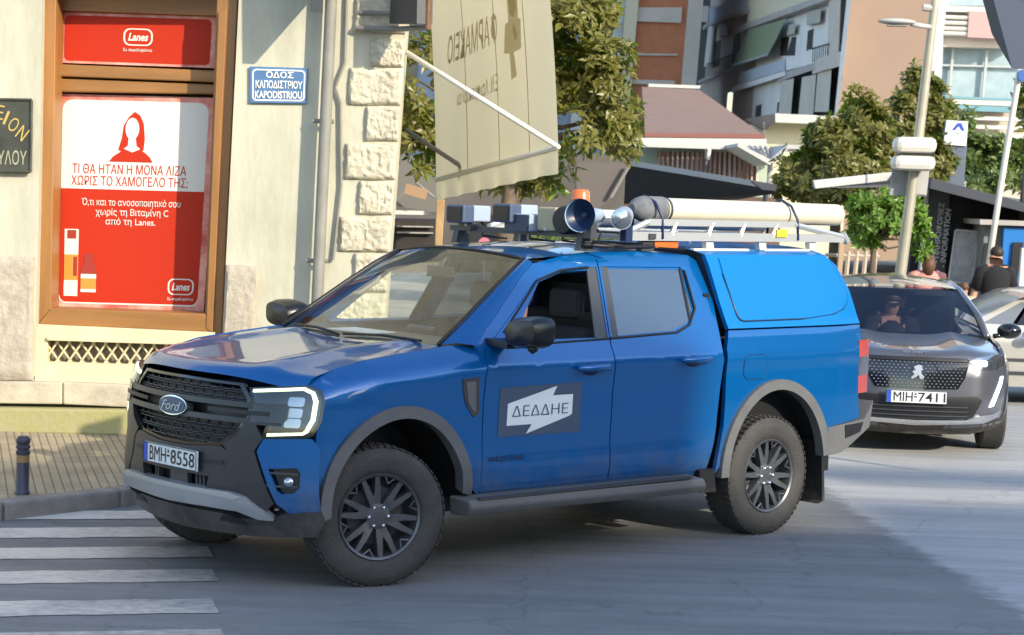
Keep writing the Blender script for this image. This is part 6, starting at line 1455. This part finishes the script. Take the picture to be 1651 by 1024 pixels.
gp = lambda n, pts, k, m, par, **kw: panel(n, pts, f2_(k), m, par, **kw)
gp('front_bumper', fu([(0, .895), (.45, .895), (.52, .88), (.80, .88), (.875, .80), (.885, .36), (.80, .28), (0, .22)]), 0, M['gpaint'], GC, flange=.05)
gr = gp('grille', fu([(0, .862), (.40, .862), (.46, .855), (.42, .70), (.36, .60), (0, .59)]), .006, M['gloss_black'], GC, flange=.02)
mb = MB()
for r_ in range(9):
    for i in range(-11, 12):
        y = (i + (.5 if r_ % 2 else 0)) * .037; z = .615 + r_ * .026
        if abs(y) < .36 + (z - .60) * .32 and not (abs(y) < .07 and .66 < z < .82): q = Vector(f2_(.012)(y, z)); mb.add([q + Vector((0, -.009, 0)), q + Vector((0, 0, -.006)), q + Vector((0, .009, 0)), q + Vector((0, 0, .006))], [(0, 1, 2, 3)])
mb.build('grille_dots', M['lampgrey'], gr)
gp('grille_top', fu([(0, .868), (.44, .868), (.43, .838), (0, .838)]), .014, M['ink'], gr, flange=.01)
lion = [(-.03, .80), (.01, .815), (.045, .805), (.035, .79), (.05, .775), (.03, .765), (.035, .735), (.06, .715), (.045, .69), (.02, .695), (.01, .73), (-.01, .71), (-.05, .69), (-.055, .705), (-.025, .735), (-.045, .75), (-.035, .765), (-.015, .77), (-.03, .785)]
gp('lion_emblem', [(y, z - .012) for y, z in lion], .03, M['silver'], gr, flange=.014)
numplate('number_plate', lambda a, b, k: Vector((.045 + k, -.265 + .53 * a, .468 + .112 * b)), GC, ('MIH', '7411'), .53, .112)
gp('lower_intake', fu([(0, .53), (.30, .53), (.53, .54), (.58, .50), (.50, .345), (0, .322)]), .008, M['ink'], GC, flange=.03)
mb = MB()
for z in (.36, .40, .44): mb.tube([Vector(f2_(.02)(y, z)) for y in (-.45, -.2, 0, .2, .45)], .006, 5)
mb.build('intake_bars', M['dgrey'], GC)
gp('chin_strip', fu([(0, .318), (.44, .330), (.56, .37), (.70, .38), (.78, .40), (.76, .345), (.60, .30), (0, .27)]), .03, M['chrome'], GC, flange=.06)
gp('chin', fu([(0, .275), (.60, .30), (.80, .36), (.87, .36), (.84, .26), (.5, .19), (0, .18)]), .0, M['black'], GC, flange=.1)
M['drl2'] = mat('white daytime light', (.9, .9, .9), .3, emit=(1, .97, .92), es=1.6)
for mi in (False, True):
    hl = panel('headlight', [(.455, .835), (.52, .875), (.72, .895), (.80, .885), (.815, .80), (.72, .765), (.55, .775)], f2_(.008), M['lampgrey'], GC, mirror=mi, flange=.03)
    panel('lamp_spot', rrect(.54, .80, .62, .85, .02), f2_(.016), M['drl2'], hl, mirror=mi, flange=.006)
    panel('lens', [(.455, .835), (.52, .875), (.72, .895), (.80, .885), (.815, .80), (.72, .765), (.55, .775)], f2_(.018), M['lens'], hl, mirror=mi, flange=0)
    panel('light_strip', [(.775, .70), (.80, .70), (.79, .64), (.70, .45), (.66, .44), (.685, .50), (.755, .64)], f2_(.012), M['drl2'], GC, mirror=mi, flange=.01)
    s = -1 if mi else 1
    yside = lambda x, z: pl(z, [(.2, .82), (.4, .875), (.65, .885), (.85, .875), (.98, .80)]) - .06 * max(0, (x + .9) / .5) ** 2
    ac = ring(-.88, .33, .40, .41, 0, 180)
    panel('side', [(-1.28, .22), (-4.1, .25), (-4.2, .6), (-4.1, 1.0), (-1.2, 1.0), (-.6, .94), (-.45, .88), (-.47, .33)] + ac, lambda x, z: (x, yside(x, z), z), M['gpaint'], GC, mirror=mi, flange=.03, step=.12)
    fo = ring(-.88, .33, .43, .44, 0, 180); fi = ring(-.88, .33, .37, .38, 0, 180)[::-1]
    panel('arch_trim', fo + fi, lambda x, z: (x, yside(x, min(z, .7)) + .012, z), M['black'], GC, mirror=mi, flange=.06)
    panel('side_window', [(-1.30, 1.0), (-2.05, 1.36), (-3.3, 1.34), (-3.9, 1.02)], lambda x, z: (x, .80 - (z - 1.0) * .62, z), M['sglass'], GC, mirror=mi, flange=0)
    MB().tube([(-1.12, s * .745, .99), (-1.5, s * .70, 1.17), (-1.98, s * .585, 1.37), (-2.6, s * .57, 1.42), (-3.3, s * .56, 1.40)], .035, 8).build('roof_pillar', M['gpaint'], GC, smooth=True)
    g = MB(); g.sphere((-1.42, s * .99, 1.04), (.10, .115, .075), 16, 10); g.tube([(-1.36, s * .84, .99), (-1.40, s * .93, 1.0)], .025, 6); g.build('door_mirror', M['gloss_black'], GC, smooth=True)
    for x in (-.88, -3.5): carwheel(GC, x, s, .33, .21, .77)
def gh(a, b):
    u = 2 * a - 1; y = u * (.79 - .06 * b); x0 = pl2(u * .8) - .09; x1 = -.98 - .16 * u * u; x = x0 + (x1 - x0) * b
    z = .905 + .10 * b ** .8 + .03 * math.exp(-((abs(u) - .55) / .16) ** 2) * min(1, b * 4) - .02 * u ** 4 - .03 * max(0, 1 - b / .08) ** 2
    return Vector((x, y, z))
MB().grid(gh, 30, 20).build('bonnet', M['gpaint'], GC, smooth=True)
lettering('PEUGEOT', lambda a, b: gh(.5 + (a - .5) * .15, .03) + Vector((.02, 0, -.012 + .03 * b)), M['chrome'], GC, bold=.02)
WG = [(-1.13, .725, 1.0), (-1.5, .69, 1.17), (-1.97, .575, 1.372)]
def gw(a, b):
    i = min(int(b * 2), 1); p = Vector(WG[i]).lerp(Vector(WG[i + 1]), b * 2 - i); u = 2 * a - 1
    return Vector((p.x + .16 * (1 - u * u), p.y * u, p.z + .03 * (1 - u * u) * b))
MB().grid(gw, 16, 10).build('windscreen', M['cglass'], GC, smooth=True)
MB().grid(lambda a, b: Vector((-1.97 + .16 * (1 - (2 * a - 1) ** 2) * (1 - b) - 1.5 * b, (2 * a - 1) * .575, 1.375 + .03 * (1 - (2 * a - 1) ** 2) + .08 * math.sin(math.pi * min(1, b * .8 + .08)) * (1 - .4 * (2 * a - 1) ** 2))), 14, 12).build('roof', M['gpaint'], GC, smooth=True)
MB().prism([(-1.0, -.72, .98), (-1.3, -.72, 1.0), (-1.5, -.72, .9), (-1.0, -.72, .7)], (0, 1.44, 0)).build('dashboard', M['ink'], GC)
box('cabin_floor', (-2.4, 0, .55), (2.6, 1.5, .3), M['ink'], GC); box('rear_wall', (-3.7, 0, .95), (.1, 1.4, .7), M['ink'], GC); box('underbody', (-2.2, 0, .32), (3.6, 1.4, .2), M['ink'], GC); box('engine_bay', (-.75, 0, .6), (.8, 1.1, .4), M['ink'], GC)
box('seat_back', (-2.35, .36, 1.0), (.15, .48, .6), M['seat'], GC, .05); box('seat_back', (-2.35, -.36, 1.0), (.15, .48, .6), M['seat'], GC, .05)
b = {'pelvis': ((0, 0, 0), None), 'waist': ((-.04, 0, .16), 'pelvis'), 'chest': ((-.08, 0, .36), 'waist'), 'neck': ((-.08, 0, .50), 'chest'), 'head': ((-.05, 0, .60), 'neck'), 'crown': ((-.05, 0, .69), 'head'), 'sl': ((-.07, .18, .43), 'chest'), 'el': ((.1, .26, .22), 'sl'), 'hl': ((.32, .12, .30), 'el'), 'sr': ((-.07, -.18, .43), 'chest'), 'er': ((.1, -.26, .22), 'sr'), 'hr': ((.32, -.12, .30), 'er'), 'kl': ((.42, .1, .05), 'pelvis'), 'kr': ((.42, -.1, .05), 'pelvis')}
r = dict(pelvis=.13, waist=(.14, .1), chest=(.16, .11), neck=.05, head=.085, crown=.07, sl=.07, el=.045, hl=.033, sr=.07, er=.045, hr=.033, kl=.06, kr=.06)
o = person('person', 'dark haired person behind the windscreen of the graphite hatchback', b, r, (0, 0, 0))
o.matrix_world = Matrix.Translation((3.55, 18.2, 0)) @ Matrix.Rotation(R(-94.6), 4, 'Z') @ Matrix.Translation((-2.0, -.04, .60))
g = MB(); g.tube([(0, 0, .02), (-.04, 0, .16), (-.08, 0, .36), (-.082, 0, .46)], [.16, .16, .175, .08], 16); link('shirt', g.mesh('shirt'), mat('charcoal shirt', (.03, .032, .04), .9), o, True)
for k, s in (('l', 1), ('r', -1)):
    g = MB(); g.tube([Vector((-.07, s * .10, .43)), Vector(b['s' + k][0]), Vector(b['e' + k][0]), Vector(b['h' + k][0])], [.09, .09, .065, .05], 12); link('sleeve', g.mesh('sleeve'), mat('charcoal sleeve', (.03, .032, .04), .9), o, True)
g = MB(); g.sphere((-.075, 0, .665), (.095, .09, .08), 14, 8); link('hair', g.mesh('hair'), M['hair'], o, True)
g = MB(); g.box((.035, .035, .62), (.02, .05, .03)); g.box((.035, -.035, .62), (.02, .05, .03)); link('sunglasses', g.mesh('sunglasses'), M['ink'], o)
# ------------------------------------------------------------------ the silver car cut by the right edge, side on
SX, SY = 4.06, 23.0
S_ = thing('silver_car', 'silver beige car side on at the right edge behind the graphite hatchback', 'car', (SX, SY, -.0), math.pi, local=True)
S_.scale = (1, 1, .94)
# local x forward points to the left of the picture, local y towards the viewer
panel.ref = Vector((-1.8, -.85, .6))
sy = lambda x, z: pl(z, [(.2, -.03), (.45, .0), (.75, .01), (.90, -.03), (1.33, -.26)]) - .10 * max(0, (x + .5) / .5) ** 2
for mi in (False, True):
    fn = (lambda x, z: (x, sy(x, z), z)) if not mi else (lambda x, z: (x, -1.72 - sy(x, z), z))
    panel('body_side', [(-1.22, .22), (-3.0, .22), (-3.02, .40), (-3.2, .62), (-3.6, .65), (-3.85, .40), (-4.3, .35), (-4.35, .85), (-3.9, .98), (-3.3, 1.28), (-2.6, 1.37), (-2.0, 1.36), (-1.55, 1.26), (-1.05, .98), (-.9, .86), (-.1, .78), (.0, .60), (-.02, .30), (-.42, .30)] + ring(-.82, .32, .38, .38, 0, 180), fn, M['spaint'], S_, flange=.03, step=.1,
          holes=[[(-1.12, .95), (-1.56, 1.20), (-2.02, 1.31), (-2.6, 1.32), (-3.1, 1.24), (-3.4, .97), (-2.2, .93)]])
    panel('quarter_glass', [(-1.12, .95), (-1.56, 1.20), (-1.66, 1.23), (-1.45, .94)], fn, mat('quarter glass reflection', (.16, .18, .20), .1, 0, .8), S_, flange=0, inset=.015)  # this pane's reflection is put into its grey base colour
    panel('side_glass', [(-1.50, .94), (-1.71, 1.245), (-2.02, 1.31), (-2.6, 1.32), (-3.1, 1.24), (-3.4, .97), (-2.2, .93)], fn, mat('black glass', (.012, .013, .015), .08, 0, .5), S_, flange=0, inset=.015)
    fk = lambda x, z, fn=fn, mi=mi: (fn(x, z)[0], fn(x, z)[1] + (-.012 if mi else .012), z)
    panel('moulding', [(-1.25, .52), (-2.95, .52), (-2.95, .555), (-1.25, .555)], fk, M['dgrey'], S_, flange=.01); panel('moulding', [(-1.25, .36), (-2.95, .36), (-2.95, .40), (-1.25, .40)], fk, M['dgrey'], S_, flange=.01)
    for x in (-.82, -3.45): carwheel(S_, x, 1, .31, .2, -.12) if not mi else carwheel(S_, x, -1, .31, .2, 1.6)
MB().grid(lambda a, b: Vector((pl(b, [(0, 0), (.25, -.9), (.42, -1.05), (.62, -1.6), (.8, -2.3), (1, -3.4)]), -.10 - 1.52 * a - .1 * (1 - abs(2 * a - 1)) * 0, pl(b, [(0, .62), (.08, .78), (.25, .87), (.42, .98), (.62, 1.29), (.8, 1.385), (1, 1.27)]) + .03 * (1 - (2 * a - 1) ** 2))), 10, 24).build('bonnet_and_roof', M['spaint'], S_, smooth=True)
g = MB(); g.sphere((-1.72, .15, .86), (.10, .10, .065), 14, 8); g.tube([(-1.60, .0, .86), (-1.68, .12, .85)], .025, 6); g.build('door_mirror', M['spaint'], S_, smooth=True)
box('cabin', (-2.2, -.86, .6), (3.4, 1.3, .5), M['ink'], S_)
